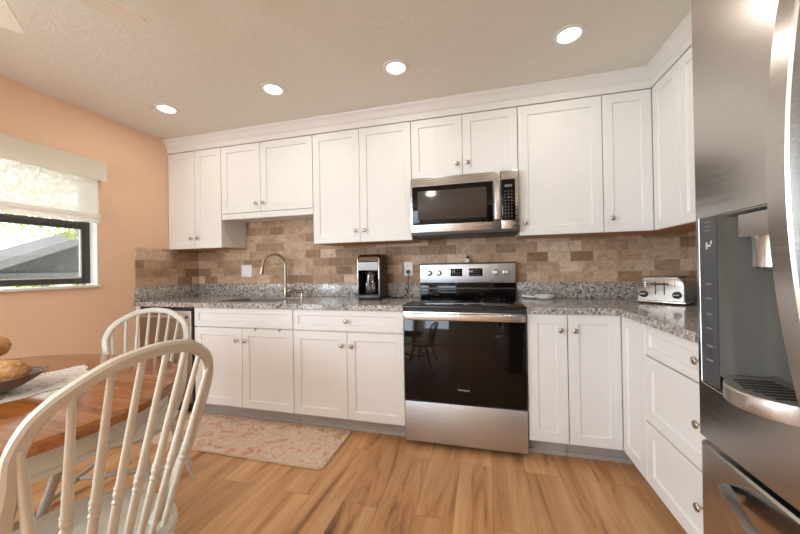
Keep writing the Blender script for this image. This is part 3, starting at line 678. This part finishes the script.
# spoon rest
t = thing('spoon_rest', 'white ceramic spoon rest lying on the counter right of the range', 'spoon rest', (.93, -.12, ZC + .0006))
b = B(); zr = ZC + .0006
def oval(rx, ry, z, cx=.955, cy=-.125, n=24, nx=0): return [(cx + rx * math.cos(2 * PI * k / n), cy + ry * math.sin(2 * PI * k / n), z) for k in range(n)]
R = [oval(.05, .035, zr), oval(.066, .05, zr + .014), oval(.074, .058, zr + .032), oval(.069, .053, zr + .033), oval(.055, .040, zr + .014), oval(.03, .02, zr + .007)]
b.ring_sweep(R); obj('bowl', b, 'ceram', t, 60)
b = B(); b.ring_sweep([[(.90, -.085, zr + .010), (.90, -.115, zr + .010), (.90, -.115, zr + .022), (.90, -.085, zr + .022)], [(.85, -.075, zr + .012), (.85, -.098, zr + .012), (.85, -.098, zr + .024), (.85, -.075, zr + .024)], [(.80, -.062, zr + .016), (.80, -.080, zr + .016), (.80, -.080, zr + .026), (.80, -.062, zr + .026)]]); obj('handle', b, 'ceram', t, 60)

# ------------------------------------------------------------------ refrigerator (front looks to -x)
FXF, FY0, FG, FY1 = .9795, -1.8185, -2.228, -2.632
t = thing('refrigerator', 'stainless French-door refrigerator with a water dispenser at the right edge', 'refrigerator', (1.45, -2.23, 0))
b = B(); b.box(1.075, XR - .03, FY1, FY0, .02, 1.765, .004); b.box(1.10, XR - .05, FY1 + .02, FY0 - .02, 0, .02); obj('cabinet', b, 'darkgrey', t)
def bow(y, y0, y1):   # front bulges slightly
    s = (y - y0) / (y1 - y0) * 2 - 1
    e = max(0, abs(s) - .955) / .045
    return FXF + .004 * s * s + .006 * e * e
def fdoor(y0, y1, z0, z1, hole=None):
    """door with curved front; hole = (ya, yb, za, zb)"""
    b = B(); n = 28
    ys = [y0 + (y1 - y0) * k / n for k in range(n + 1)] + [y0 + (y1 - y0) * q for q in (.01, .02, .98, .99)]
    zs = [z0, z0 + .004, z1 - .004, z1]
    if hole: ys += [hole[0], hole[1]]; zs += [hole[2], hole[3]]
    ys = sorted(set(round(q, 5) for q in ys), reverse=True); zs = sorted(set(zs))
    V = {}
    for i, y_ in enumerate(ys):
        for j, z_ in enumerate(zs): V[i, j] = b.v((bow(y_, y0, y1) + (.004 if z_ in (z0, z1) else 0), y_, z_))
    for i in range(len(ys) - 1):
        for j in range(len(zs) - 1):
            ym, zm = (ys[i] + ys[i + 1]) / 2, (zs[j] + zs[j + 1]) / 2
            if hole and hole[1] < ym < hole[0] and hole[2] < zm < hole[3]: continue
            b.face([V[i, j], V[i + 1, j], V[i + 1, j + 1], V[i, j + 1]])
    xb = 1.070; I, J = len(ys) - 1, len(zs) - 1
    K = {}
    for i in (0, I):
        for j in (0, J): K[i, j] = b.v((xb, ys[i], zs[j]))
    b.face([V[0, j] for j in range(J + 1)] + [K[0, J], K[0, 0]]); b.face([V[I, j] for j in range(J + 1)][::-1] + [K[I, 0], K[I, J]])
    b.face([V[i, J] for i in range(I + 1)] + [K[I, J], K[0, J]]); b.face([V[i, 0] for i in range(I + 1)][::-1] + [K[0, 0], K[I, 0]])
    b.face([K[0, 0], K[I, 0], K[I, J], K[0, J]][::-1])
    return b
HA, HB, HZ0, HZ1 = -1.906, -2.098, .935, 1.256
ld = obj('door', fdoor(FY0, FG + .003, .775, 1.775, (HA, HB, HZ0, HZ1)), 'fridge', t, 20)
obj('door', fdoor(FG - .003, FY1, .775, 1.775), 'fridge', t, 20)
fz = obj('freezer_drawer', fdoor(FY0, FY1, .09, .763), 'fridge', t, 20)
b = B(); b.box(1.03, 1.074, FY1 + .01, FY0 - .01, .02, .088); obj('base_grille', b, 'blackpl', t, 0)
# dispenser recess
b = B(); xr0, xr1 = FXF + .0015, FXF + .115
def rec(y_in, x_): return x_
ring_ = []
for (x_, iy, iz) in ((FXF - .0015, -.004, -.003), (FXF + .003, .002, .001), (FXF + .02, .012, .006), (FXF + .05, .024, .008), (FXF + .066, .045, .020)):
    ring_.append([(x_, HA - iy, HZ0 + iz), (x_, HB + iy, HZ0 + iz), (x_, HB + iy, HZ1 - iz), (x_, HA - iy, HZ1 - iz)])
R = b.ring_sweep(ring_, cap=False); b.face(R[-1]); dp = obj('dispenser_recess', b, 'steel_in', t, 60)
b = B(); b.box(FXF - .0035, FXF - .0002, HA + .0045, -1.850, .905, 1.258, .001); cs = obj('control_strip', b, 'strip', t)
for j, zz in enumerate((1.245, 1.236, 1.228, 1.115, 1.085, 1.052, 1.022, .985, .955)):
    b = B(); b.box(FXF - .0040, FXF - .0036, -1.886, -1.866 - .003 * (j % 2), zz, zz + (.0022 if j < 3 else .0035)); obj('legend', b, 'mark_dim', cs, 0)
b = B(); b.box(FXF - .0041, FXF - .0036, -1.886, -1.871, 1.195, 1.199); b.box(FXF - .0041, FXF - .0036, -1.876, -1.872, 1.190, 1.204); b.box(FXF - .0041, FXF - .0036, -1.890, -1.886, 1.200, 1.207); obj('tap_icon', b, 'mark', cs, 0)
b = B(); b.tube([(FXF - .002, -1.8478, 1.258), (FXF - .002, -1.8478, .905), (FXF - .002, -1.8495, .9015), (FXF - .002, -1.922, .8965)], .0012, 6); obj('strip_bezel', b, 'knob', cs, 60)
b = B(); b.prism([(FXF + .006, -1.946), (FXF + .006, -2.03), (FXF + .064, -2.036), (FXF + .064, -1.940)], 1.208, 1.250); obj('spout_housing', b, 'fridge', dp, 35)
b = B(); b.lathe([(.031, 0), (.029, .006), (.029, .055), (.022, .060)], (FXF + .034, -1.984, 1.2075), -Z, 20); obj('spout', b, 'steel_z', dp, 40)
# drip tray
b = B()
def tray(z, o_):
    P = []
    for k in range(15):
        s = k / 14; y_ = -1.948 - s * .148
        P.append((FXF - .004 - (.052 + o_) * math.sin(PI * min(1, max(0, s))) ** .62, y_, z))
    return P + [(FXF + .05, -2.080, z), (FXF + .05, -1.952, z)]
b.ring_sweep([tray(.918, -.003), tray(.921, 0), tray(.944, 0), tray(.947, -.003)]); obj('drip_tray', b, 'steel_tray', dp, 40)
b = B()
for k in range(7):
    y_ = -1.974 - k * .0145; b.box(FXF - .036 + .004 * abs(k - 3), FXF + .035, y_ - .0035, y_ + .0035, .9472, .9478)
obj('tray_slots', b, 'blackpl', dp, 0)
# door handles
def fhandle(y0, y1, parent):
    b = B(); rings = []
    for k in range(33):
        z_ = .83 + k / 32 * .90; xo = .906 + .30 * (z_ - 1.28) ** 2
        rings.append([(xo, y0 + .003, z_), (xo, y1 - .003, z_), (xo + .003, y1, z_), (xo + .014, y1, z_), (xo + .014, y0, z_), (xo + .003, y0, z_)])
    b.ring_sweep(rings)
    for z0 in (.835, 1.703): b.box(.966, FXF + .0015, y0 + .002, y1 - .002, z0, z0 + .022, .003)
    return obj('handle', b, 'fridge', parent, 40)
fhandle(-2.157, -2.122, ld)
fhandle(-2.334, -2.299, [c for c in t.children if c.name.startswith('door') and c != ld][0])
# freezer drawer handle: a bowed bar
b = B(); rings = []
for k in range(29):
    s = k / 28; y_ = -1.915 - s * .625; q = 2 * s - 1
    xo = FXF - .006 - .066 * (1 - q * q)
    zc_ = .715 - .012 * (1 - q * q); hw = .008 + .018 * (1 - q * q) ** .5
    rings.append([(xo - .010, y_, zc_ - hw), (xo - .010, y_, zc_ + hw), (xo + .008, y_, zc_ + hw), (xo + .008, y_, zc_ - hw)])
b.ring_sweep(rings); 
b.box(FXF - .016, FXF + .006, -1.938, -1.916, .706, .718); b.box(FXF - .016, FXF + .006, -2.553, -2.530, .706, .718)
obj('handle', b, 'fridge', fz, 40)

# ------------------------------------------------------------------ recessed lights and added rear fill
for i, (lx, ly, lab) in enumerate(((-1.79, -.80, 'recessed ceiling light nearest the left wall'), (-.855, -.80, 'recessed ceiling light second from the left, in front of the sink cabinets'), (.015, -.79, 'recessed ceiling light above the left side of the range'), (.985, -.80, 'recessed ceiling light closest to the fridge'))):
    t = thing('recessed_light', lab, 'ceiling light', (lx, ly, HC), 0, 'lit recessed ceiling lights')
    b = B(); n = 32
    b.ring_sweep([[(lx + r * math.cos(2 * PI * k / n), ly + r * math.sin(2 * PI * k / n), z) for k in range(n)] for r, z in ((.083, HC - .0005), (.081, HC - .004), (.062, HC - .006), (.055, HC - .001))], cap=False); obj('trim_ring', b, 'trimw', t, 40)
    b = B(); b.lathe([(.055, 0), (.052, .003), (.03, .004)], (lx, ly, HC - .0008), -Z, 28); obj('lens', b, 'lens', t, 40)
    area_light('can_and_fill_lamp', (lx, ly, HC - .012), (0, 0, 0), .11, .11, CAN_W, CAN_COL, 'DISK')
for lx in (-1.6, -.3, 1.0):
    area_light('can_and_fill_lamp', (lx, -3.3, HC - .012), (0, 0, 0), .11, .11, REAR_FILL_W, CAN_COL, 'DISK')  # added fill lamps, unseen behind the camera, without any fixture
b = B(); b.tube([(-1.83, -.865, HC - .0005), (-1.832, -.868, HC - .016), (-1.842, -.872, HC - .021), (-1.852, -.874, HC - .014)], .0025, 6); b.lathe([(.008, 0), (.006, .003)], (-1.83, -.865, HC - .0004), -Z, 10)
tag(recentre(obj('ceiling_hook', b, 'knob', smooth=60)), 'tiny metal hook in the ceiling next to the leftmost recessed light', 'hook')

# ------------------------------------------------------------------ ceiling fan
hx, hy, hz = -.905, -2.165, 2.12
t = thing('ceiling_fan', 'cream ceiling fan whose blade tips show at the top left', 'ceiling fan', (hx, hy, hz))
b = B(); b.lathe([(.065, 0), (.07, .02), (.03, .05), (.014, .06), (.014, .12)], (hx, hy, HC - .0005), -Z, 20); obj('canopy', b, 'fan', t, 40)
b = B(); b.lathe([(.03, .10), (.085, .075), (.095, .03), (.09, -.01), (.05, -.05), (.02, -.06)], (hx, hy, hz + .02), Z, 24); obj('motor_housing', b, 'fan', t, 40)
b = B(); b.lathe([(.05, 0), (.085, .02), (.09, .05), (.06, .09), (.01, .105)], (hx, hy, hz - .041), -Z, 20); obj('light_globe', b, 'ceram', t, 60)
for k in range(5):
    a = math.radians(142 + 71.9 * k); ca, sa = math.cos(a), math.sin(a)
    b = B(); out = []
    L0, L1, w0, w1 = .15, .455, .050, .058
    prof = [(L0, -w0), (L1 - .035, -w1), (L1 - .012, -w1 * .90), (L1 - .002, -w1 * .68), (L1, 0), (L1 - .002, w1 * .68), (L1 - .012, w1 * .90), (L1 - .035, w1), (L0, w0)]
    def P(r, s, dz): return (hx + ca * r - sa * s, hy + sa * r + ca * s, hz + dz + s * .16)
    b.ring_sweep([[P(r, s, 0) for r, s in prof], [P(r, s, .007) for r, s in prof]]); bl = obj('blade', b, 'fan', t, 30)
    b = B(); b.tube([P(.08, 0, -.004), P(.13, 0, -.006), P(.21, 0, -.005)], [.012, .011, .010], 8); obj('blade_arm', b, 'fan', bl, 50)

# ------------------------------------------------------------------ roman shade
t = thing('roman_shade', 'sheer white roman shade half raised over the window', 'window shade', (XL + .04, -1.45, 1.55))
b = B(); b.box(XL + .0615, XL + .0645, -1.99, -.873, 1.872, 2.022); b.box(XL + .002, XL + .0615, -.876, -.873, 1.872, 2.022); b.box(XL + .002, XL + .0615, -1.99, -1.987, 1.872, 2.022); b.box(XL + .002, XL + .0615, -1.987, -.876, 2.019, 2.022); obj('valance', b, 'linen', t, 0)
b = B(); b.box(XL + .030, XL + .0315, -1.955, -.913, 1.575, 2.0); obj('sheer_panel', b, 'sheer', t, 0)
for zf, zt in ((1.583, 1.618), (1.562, 1.588), (1.543, 1.566)):
    b = B(); yy = (-1.957, -.911)
    b.ring_sweep([[(XL + .030, y_, zt), (XL + .044, y_, zt - .006), (XL + .050, y_, (zf + zt) / 2), (XL + .046, y_, zf + .003), (XL + .034, y_, zf), (XL + .028, y_, zf + .004)] for y_ in yy]); obj('fold', b, 'linen', t, 60)

# ------------------------------------------------------------------ rug
t = thing('kitchen_rug', 'faded floral runner rug on the floor before the sink', 'rug', (-1.1, -.8, 0))
def rect(o_, z): return rr(-1.812 + o_, -.405 - o_, -1.030 + o_, -.566 - o_, max(.035 - o_, .01), z, 4)
b = B(); b.ring_sweep([rect(.004, .0006), rect(0, .004), rect(.003, .009), rect(.010, .0095)], cap=True); obj('binding', b, 'rug_edge', t, 40)
b = B(); b.ring_sweep([rect(.009, .0096), rect(.010, .0105)]); obj('pile', b, 'rug', t, 0)

# ------------------------------------------------------------------ table
t = thing('dining_table', 'oval honey-oak dining table with a cream painted base', 'table', (-1.21, -2.03, 0))
TX0, TX1, TY, TR = -1.36, -1.06, -2.03, .533
def stad(r, z, n=28):
    P = []
    for i in range(n + 1):
        a = -PI / 2 + PI * i / n; P.append((TX1 + r * math.cos(a), TY + r * math.sin(a), z))
    for i in range(n + 1):
        a = PI / 2 + PI * i / n; P.append((TX0 + r * math.cos(a), TY + r * math.sin(a), z))
    return P
b = B(); b.ring_sweep([stad(TR - .018, .714), stad(TR - .004, .718), stad(TR, .730), stad(TR - .002, .742), stad(TR - .010, .749), stad(TR - .016, .750)]); obj('tabletop', b, 'oak', t, 30)
b = B(); b.ring_sweep([stad(TR - .055, .630), stad(TR - .050, .633), stad(TR - .050, .645), stad(TR - .057, .650), stad(TR - .057, .7138)]); obj('apron', b, 'chair2', t, 30)
b = B(); b.lathe([(.11, .12), (.12, .15), (.075, .19), (.06, .23), (.085, .30), (.095, .36), (.075, .44), (.055, .50), (.06, .54), (.10, .57), (.12, .60), (.16, .6295)], (-1.21, TY, 0), Z, 24); obj('pedestal', b, 'chair2', t, 45)
for k in range(4):
    a = PI / 4 + k * PI / 2; ca, sa = math.cos(a), math.sin(a)
    rings = []
    for r, z, h, w in ((.07, .17, .05, .03), (.16, .165, .045, .028), (.26, .12, .035, .026), (.34, .06, .025, .026), (.385, .027, .0265, .03), (.41, .024, .0235, .028)):
        px, py = -1.21 + ca * r, TY + sa * r
        rings.append([(px - sa * w * e, py + ca * w * e, z + h * f) for e, f in ((-1, -1), (1, -1), (1, .6), (.6, 1), (-.6, 1), (-1, .6))])
    b = B(); b.ring_sweep(rings); obj('foot', b, 'chair2', t, 40)

# table runner with scalloped edge
b = B(); cs_ = [(-1.0, -2.42), (-.955, -1.80), (-1.22, -1.665), (-1.37, -2.42)]; top = []
for (p, q), n in zip(zip(cs_, cs_[1:] + cs_[:1]), (34, 16, 40, 18)):
    L = math.hypot(q[0] - p[0], q[1] - p[1])
    for i in range(n):
        f = i / n; w_ = .006 * math.sin(i * 1.1); nx, ny = (q[1] - p[1]) / L, -(q[0] - p[0]) / L
        top.append((p[0] + (q[0] - p[0]) * f + nx * w_, p[1] + (q[1] - p[1]) * f + ny * w_))
b.ring_sweep([[(p[0], p[1], z) for p in top] for z in (.7504, .7525)])
tag(recentre(obj('table_runner', b, 'runner', smooth=0)), 'white floral cloth runner with a wavy edge across the table', 'table runner')

# bread basket
bx, by, bz = -1.150, -2.045, .7530
t = thing('bread_basket', 'boat-shaped woven brown basket of bread on the table runner', 'basket', (bx, by, bz))
BA = math.radians(38)
def boat(rx, ry, z, rise=0):
    P = []
    for k in range(36):
        a = 2 * PI * k / 36; x_ = rx * math.copysign(abs(math.cos(a)) ** 1.0, math.cos(a)); y_ = ry * math.sin(a)
        P.append((bx + x_ * math.cos(BA) - y_ * math.sin(BA), by + x_ * math.sin(BA) + y_ * math.cos(BA), z + rise * math.cos(a) ** 4))
    return P
b = B(); b.ring_sweep([boat(.09, .05, bz), boat(.15, .085, bz + .025, .001), boat(.205, .125, bz + .058, .006), boat(.212, .129, bz + .064, .008), boat(.205, .123, bz + .064, .008), boat(.145, .08, bz + .03, .003), boat(.085, .045, bz + .008)]); obj('bowl', b, 'basket', t, 50)
def loaf(label, c, L, r, az, tilt):
    b = B(); rings = []; d = Vector((math.cos(az) * math.cos(tilt), math.sin(az) * math.cos(tilt), math.sin(tilt))); s_ = Vector((-math.sin(az), math.cos(az), 0)); u_ = d.cross(s_)
    if u_.z < 0: u_ = -u_
    for i in range(17):
        q = -1 + 2 * i / 16; w = r * max(.02, (1 - abs(q) ** 2.6)) ** .5 * (1 + .05 * math.sin(i * 1.9))
        rings.append([Vector(c) + d * L * q + s_ * w * math.cos(2 * PI * k / 18) + u_ * w * .82 * math.sin(2 * PI * k / 18) for k in range(18)])
    b.ring_sweep(rings); return tag(recentre(obj('bread_loaf', b, 'bread', smooth=70)), label, 'bread', 'bread in the basket')
loaf('crusty bread loaf lying lower in the basket, its whole top in view', (bx + .050, by + .015, bz + .072), .125, .060, BA + .1, .05)
loaf('golden bread loaf resting highest in the basket, cut off by the left photo edge', (bx - .075, by + .052, bz + .138), .112, .058, BA - .25, .22)

# ------------------------------------------------------------------ windsor chairs (local: faces -x, origin on the floor)
HOOP = [(.1705, .45), (.1867, .55), (.1994, .65), (.207, .72), (.2137, .78), (.2185, .835), (.2035, .890), (.1790, .925), (.1554, .945), (.1165, .970), (.0773, .986), (0, .996)]
LEAN, KB = .2605, .855
def chair_b(s, z): return LEAN * (z - .65) - KB * s * s - .6 * max(0, .70 - z) ** 2
def CP(s, z, db=0): return Vector((chair_b(s, z) + db, s, z))
def make_chair(label):
    t = thing('windsor_chair', label, 'chair', (0, 0, 0), 0, 'cream windsor chairs')
    # seat
    b = B(); ob = []
    for k in range(48):
        a = 2 * PI * k / 48; ca, sa = math.cos(a), math.sin(a)
        x_ = -.235 + .222 * math.copysign(abs(ca) ** .8, ca); y_ = .222 * math.copysign(abs(sa) ** .75, sa) * (1 - .03 * ca)
        ob.append((x_, y_))
    def sring(f, z): return [(-.245 + (p[0] + .245) * f, p[1] * f, z) for p in ob]
    b.ring_sweep([sring(.80, .408), sring(.95, .418), sring(1, .434), sring(.985, .446), sring(.94, .450), sring(.75, .445), sring(.4, .440), sring(.1, .439)]); obj('seat', b, 'chair', t, 45, True)
    # bow
    sk = lambda z: -.029 * max(0, min(1, (.80 - z) / .25))
    path = [CP(-s + 1.3 * sk(z), z) for s, z in HOOP] + [CP(s + sk(z), z) for s, z in HOOP[:-1][::-1]]
    path = catmull(path, 5); path[0].z = path[-1].z = .4465
    INW = []
    for i, p in enumerate(path):
        d = (path[min(i + 1, len(path) - 1)] - path[max(i - 1, 0)]).normalized(); e_ = Vector((1, 0, -LEAN)); e_ = d.cross((e_ - d * e_.dot(d)).normalized())
        INW.append(e_ if e_.dot(CP(0, .7) - p) > 0 else -e_)
    b = B(); rings = []
    for i, p in enumerate(path):
        d = (path[min(i + 1, len(path) - 1)] - path[max(i - 1, 0)]).normalized()
        bk = Vector((1, 0, -LEAN)); bk = (bk - d * bk.dot(d)).normalized(); rd = d.cross(bk)
        w, h = .0150, .0095
        p = p + INW[i] * w
        rings.append([p + rd * w * ex + bk * h * ey for ex, ey in ((-1, -.55), (-.6, -1), (.6, -1), (1, -.55), (1, .55), (.6, 1), (-.6, 1), (-1, .55))])
    # shift inwards so the outer edge follows the measured outline
    b.ring_sweep(rings); obj('back_bow', b, 'chair', t, 35, True)
    # spindles
    for i in range(8):
        sr = .0442 * (i - 3.5); s0 = sr * .84 - .010
        st = sr * 1.25 - .007; A = abs(st); zt = .97
        cen = [(q[0] - .0135 * max(0, min(1, 1.4 - (q[1] - .82) / .14)), q[1] - .0135 * max(0, min(1, (q[1] - .80) / .14))) for q in HOOP[5:]]
        for (s1, z1), (s2, z2) in zip(cen, cen[1:]):
            if s2 <= A <= s1: zt = z1 + (z2 - z1) * (s1 - A) / (s1 - s2)
        sr -= .003
        P0, P1 = CP(s0, .448), CP(st, zt)
        P0.x = CP(sr, .661).x + (CP(sr, .661).x - P1.x) / (zt - .661) * (.661 - .448)
        ax = P1 - P0; L = ax.length; h = (.661 - .448) / (zt - .448) * L
        b = B(); b.lathe([(.0075, 0), (.0098, h * .45), (.0096, h - .040), (.0080, h - .036), (.0110, h - .031), (.0110, h - .027), (.0080, h - .023), (.0117, h - .010), (.0112, h - .004), (.0080, h), (.0118, h + .003), (.0118, h + .007), (.0098, h + .011), (.0088, h + .10), (.0062, L)], P0, ax, 12); obj('spindle', b, 'chair', t, 50, True)
    # legs and stretchers
    LT = {}
    for sx in (-1, 1):
        for sy in (-1, 1):
            top = Vector((-.235 + sx * .135, sy * .15, .412)); bot = Vector((-.235 + sx * .225, sy * .235, .001)); LT[sx, sy] = (top, bot)
            ax = bot - top; L = ax.length
            b = B(); b.lathe([(.013, 0), (.0175, .05), (.020, .13), (.0165, .145), (.021, .155), (.0165, .165), (.0205, .20), (.019, .26), (.015, .30), (.0195, .31), (.013, L - .06), (.0115, L)], top, ax, 14); obj('leg', b, 'chair', t, 50, True)
    mids = []
    for sy in (-1, 1):
        A = LT[-1, sy][0].lerp(LT[-1, sy][1], .52); C_ = LT[1, sy][0].lerp(LT[1, sy][1], .52); ax = C_ - A
        b = B(); b.lathe([(.008, .0), (.012, ax.length * .35), (.015, ax.length * .5), (.012, ax.length * .65), (.008, ax.length)], A, ax, 10); obj('stretcher', b, 'chair', t, 50, True); mids.append(A.lerp(C_, .5))
    ax = mids[1] - mids[0]; b = B(); b.lathe([(.009, 0), (.013, ax.length * .5), (.009, ax.length)], mids[0], ax, 10); obj('stretcher', b, 'chair', t, 50, True)
    return t
ch = make_chair('cream windsor chair nearest the camera, seen from behind at the table')
ch2 = dup(ch); ch2['label'] = 'cream windsor chair across the table, in front of the dishwasher'
ch.location = (-.303, -2.112, 0); ch.rotation_euler = (0, 0, math.radians(-.7))
ch2.scale = (.96, .96, .96); ch2.location = (-1.30, -1.335, 0); ch2.rotation_euler = (0, 0, PI - 1.08)

# ------------------------------------------------------------------ outside
b = B(); b.box(-60, XL - 1.0, -30, 50, -1.3, -1.2); g_ = struct('floor_outside', b, 'lawn', smooth=0); g_.name = 'ground'
# carport with a gable end
t = thing('carport', 'grey gable-roofed carport seen through the window', 'carport', (-11, 3.2, -1.2))
def W2(y_, z_, x0, x1): return [(x0, y_, z_), (x1, y_, z_)]
RX0, RX1 = -10.5, -9.0
ye, ze, yp, zp = .2, .82, 5.0, 3.05       # low eave and ridge
b = B(); b.ring_sweep([[(x_, ye - .3, ze - .10), (x_, yp, zp), (x_, 2 * yp - ye + .3, ze - .10), (x_, 2 * yp - ye + .3, ze - .20), (x_, yp, zp - .12), (x_, ye - .3, ze - .20)] for x_ in (RX0, RX1)]); obj('roof', b, 'shingle', t, 0)
b = B(); b.ring_sweep([[(x_, ye - .3, ze - .09), (x_, yp, zp + .01), (x_, 2 * yp - ye + .3, ze - .09), (x_, 2 * yp - ye + .3, ze - .27), (x_, yp, zp - .19), (x_, ye - .3, ze - .27)] for x_ in (RX1, RX1 + .05)]); obj('fascia', b, 'fascia', t, 0)
b = B(); b.prism([(ye + .3, 1.09), (yp, zp - .2), (2 * yp - ye - .3, 1.09)], RX1 - 1.0, RX1 - .9, 'x'); obj('gable_panel', b, 'roofdark', t, 0)
b = B(); b.box(RX1 - .9, RX1 - .75, ye, 2 * yp - ye, 1.08, 1.2); obj('beam', b, 'fascia', t, 0)
for y_ in (.4, 2.62, 5.0, 7.6, 9.6):
    b = B(); b.box(RX1 - .88, RX1 - .77, y_ - .05, y_ + .05, -1.2, 1.08); obj('post', b, 'fascia', t, 0)
# far house and hedge
t = thing('neighbouring_house', 'pale house standing far behind the carport', 'house', (-30, 9, -1.2))
b = B(); b.box(-34, -28, -6, 26, -1.2, 1.0); wl = obj('wall', b, 'housew', t, 0)
b = B(); b.ring_sweep([[(-27.4, y_, 1.0), (-31, y_, 1.55), (-34.6, y_, 1.0), (-34.6, y_, .9), (-27.4, y_, .9)] for y_ in (-6.5, 26.5)]); obj('roof', b, 'shingle', t, 0)
for k in range(6):
    b = B(); b.box(-27.99, -27.9, 1.5 + k * 2.4, 2.5 + k * 2.4, -.2, 1.0); obj('window', b, 'roofdark', t, 0)
def leaves(b, c, rad, n, size):
    for _ in range(n):
        while True:
            q = Vector((random.uniform(-1, 1), random.uniform(-1, 1), random.uniform(-1, 1)))
            if q.length < 1: break
        p = Vector(c) + Vector((q.x * rad[0], q.y * rad[1], q.z * rad[2]))
        e1 = Vector((random.uniform(-1, 1), random.uniform(-1, 1), random.uniform(-1, 1))).normalized(); e2 = e1.orthogonal().normalized()
        s = size * random.uniform(.6, 1.3)
        b.face([b.v(p - e1 * s), b.v(p + e2 * s * .45), b.v(p + e1 * s), b.v(p - e2 * s * .45)])
for i in range(5):
    b = B(); leaves(b, (-22, 3.2 + i * 2.6, .1), (.8, 1.3 - .25 * (i % 2), 1.1 - .2 * (i % 3)), 700, .10)
    tag(recentre(obj('hedge_bush', b, 'leaf', smooth=0)), 'green bush in the distance beyond the carport posts', 'bush', 'bushes beyond the carport')
t = thing('tree', 'leafy tree with yellow-green leaves hanging into the window view', 'tree', (-6.2, -.8, -1.2))
b = B(); b.tube([(-6.2, -.8, -1.2), (-6.15, -.75, .8), (-6.1, -.5, 2.4), (-6.0, -.2, 3.6)], [.16, .13, .10, .06], 10)
b.tube([(-6.1, -.5, 2.3), (-6.0, .2, 2.9), (-5.9, .9, 2.75), (-5.85, 1.35, 2.3)], [.06, .045, .03, .012], 8); b.tube([(-6.1, -.45, 2.6), (-6.2, .4, 3.6), (-6.1, 1.3, 4.0)], [.06, .04, .015], 8); obj('trunk', b, 'bark', t, 60)
b = B()
for c, rad, n in (((-5.9, .45, 2.1), (.4, .55, .42), 240), ((-5.85, 1.0, 1.95), (.3, .35, .30), 90), ((-6, .55, 3.0), (.6, .8, .7), 420), ((-6, 1.3, 3.6), (.7, .9, .7), 420), ((-6, -.3, 3.7), (1, 1.2, .9), 500), ((-5.9, 1.1, 2.65), (.35, .5, .35), 160)):
    leaves(b, c, rad, n * 3, .032)
obj('foliage', b, 'leaf', t, 0)
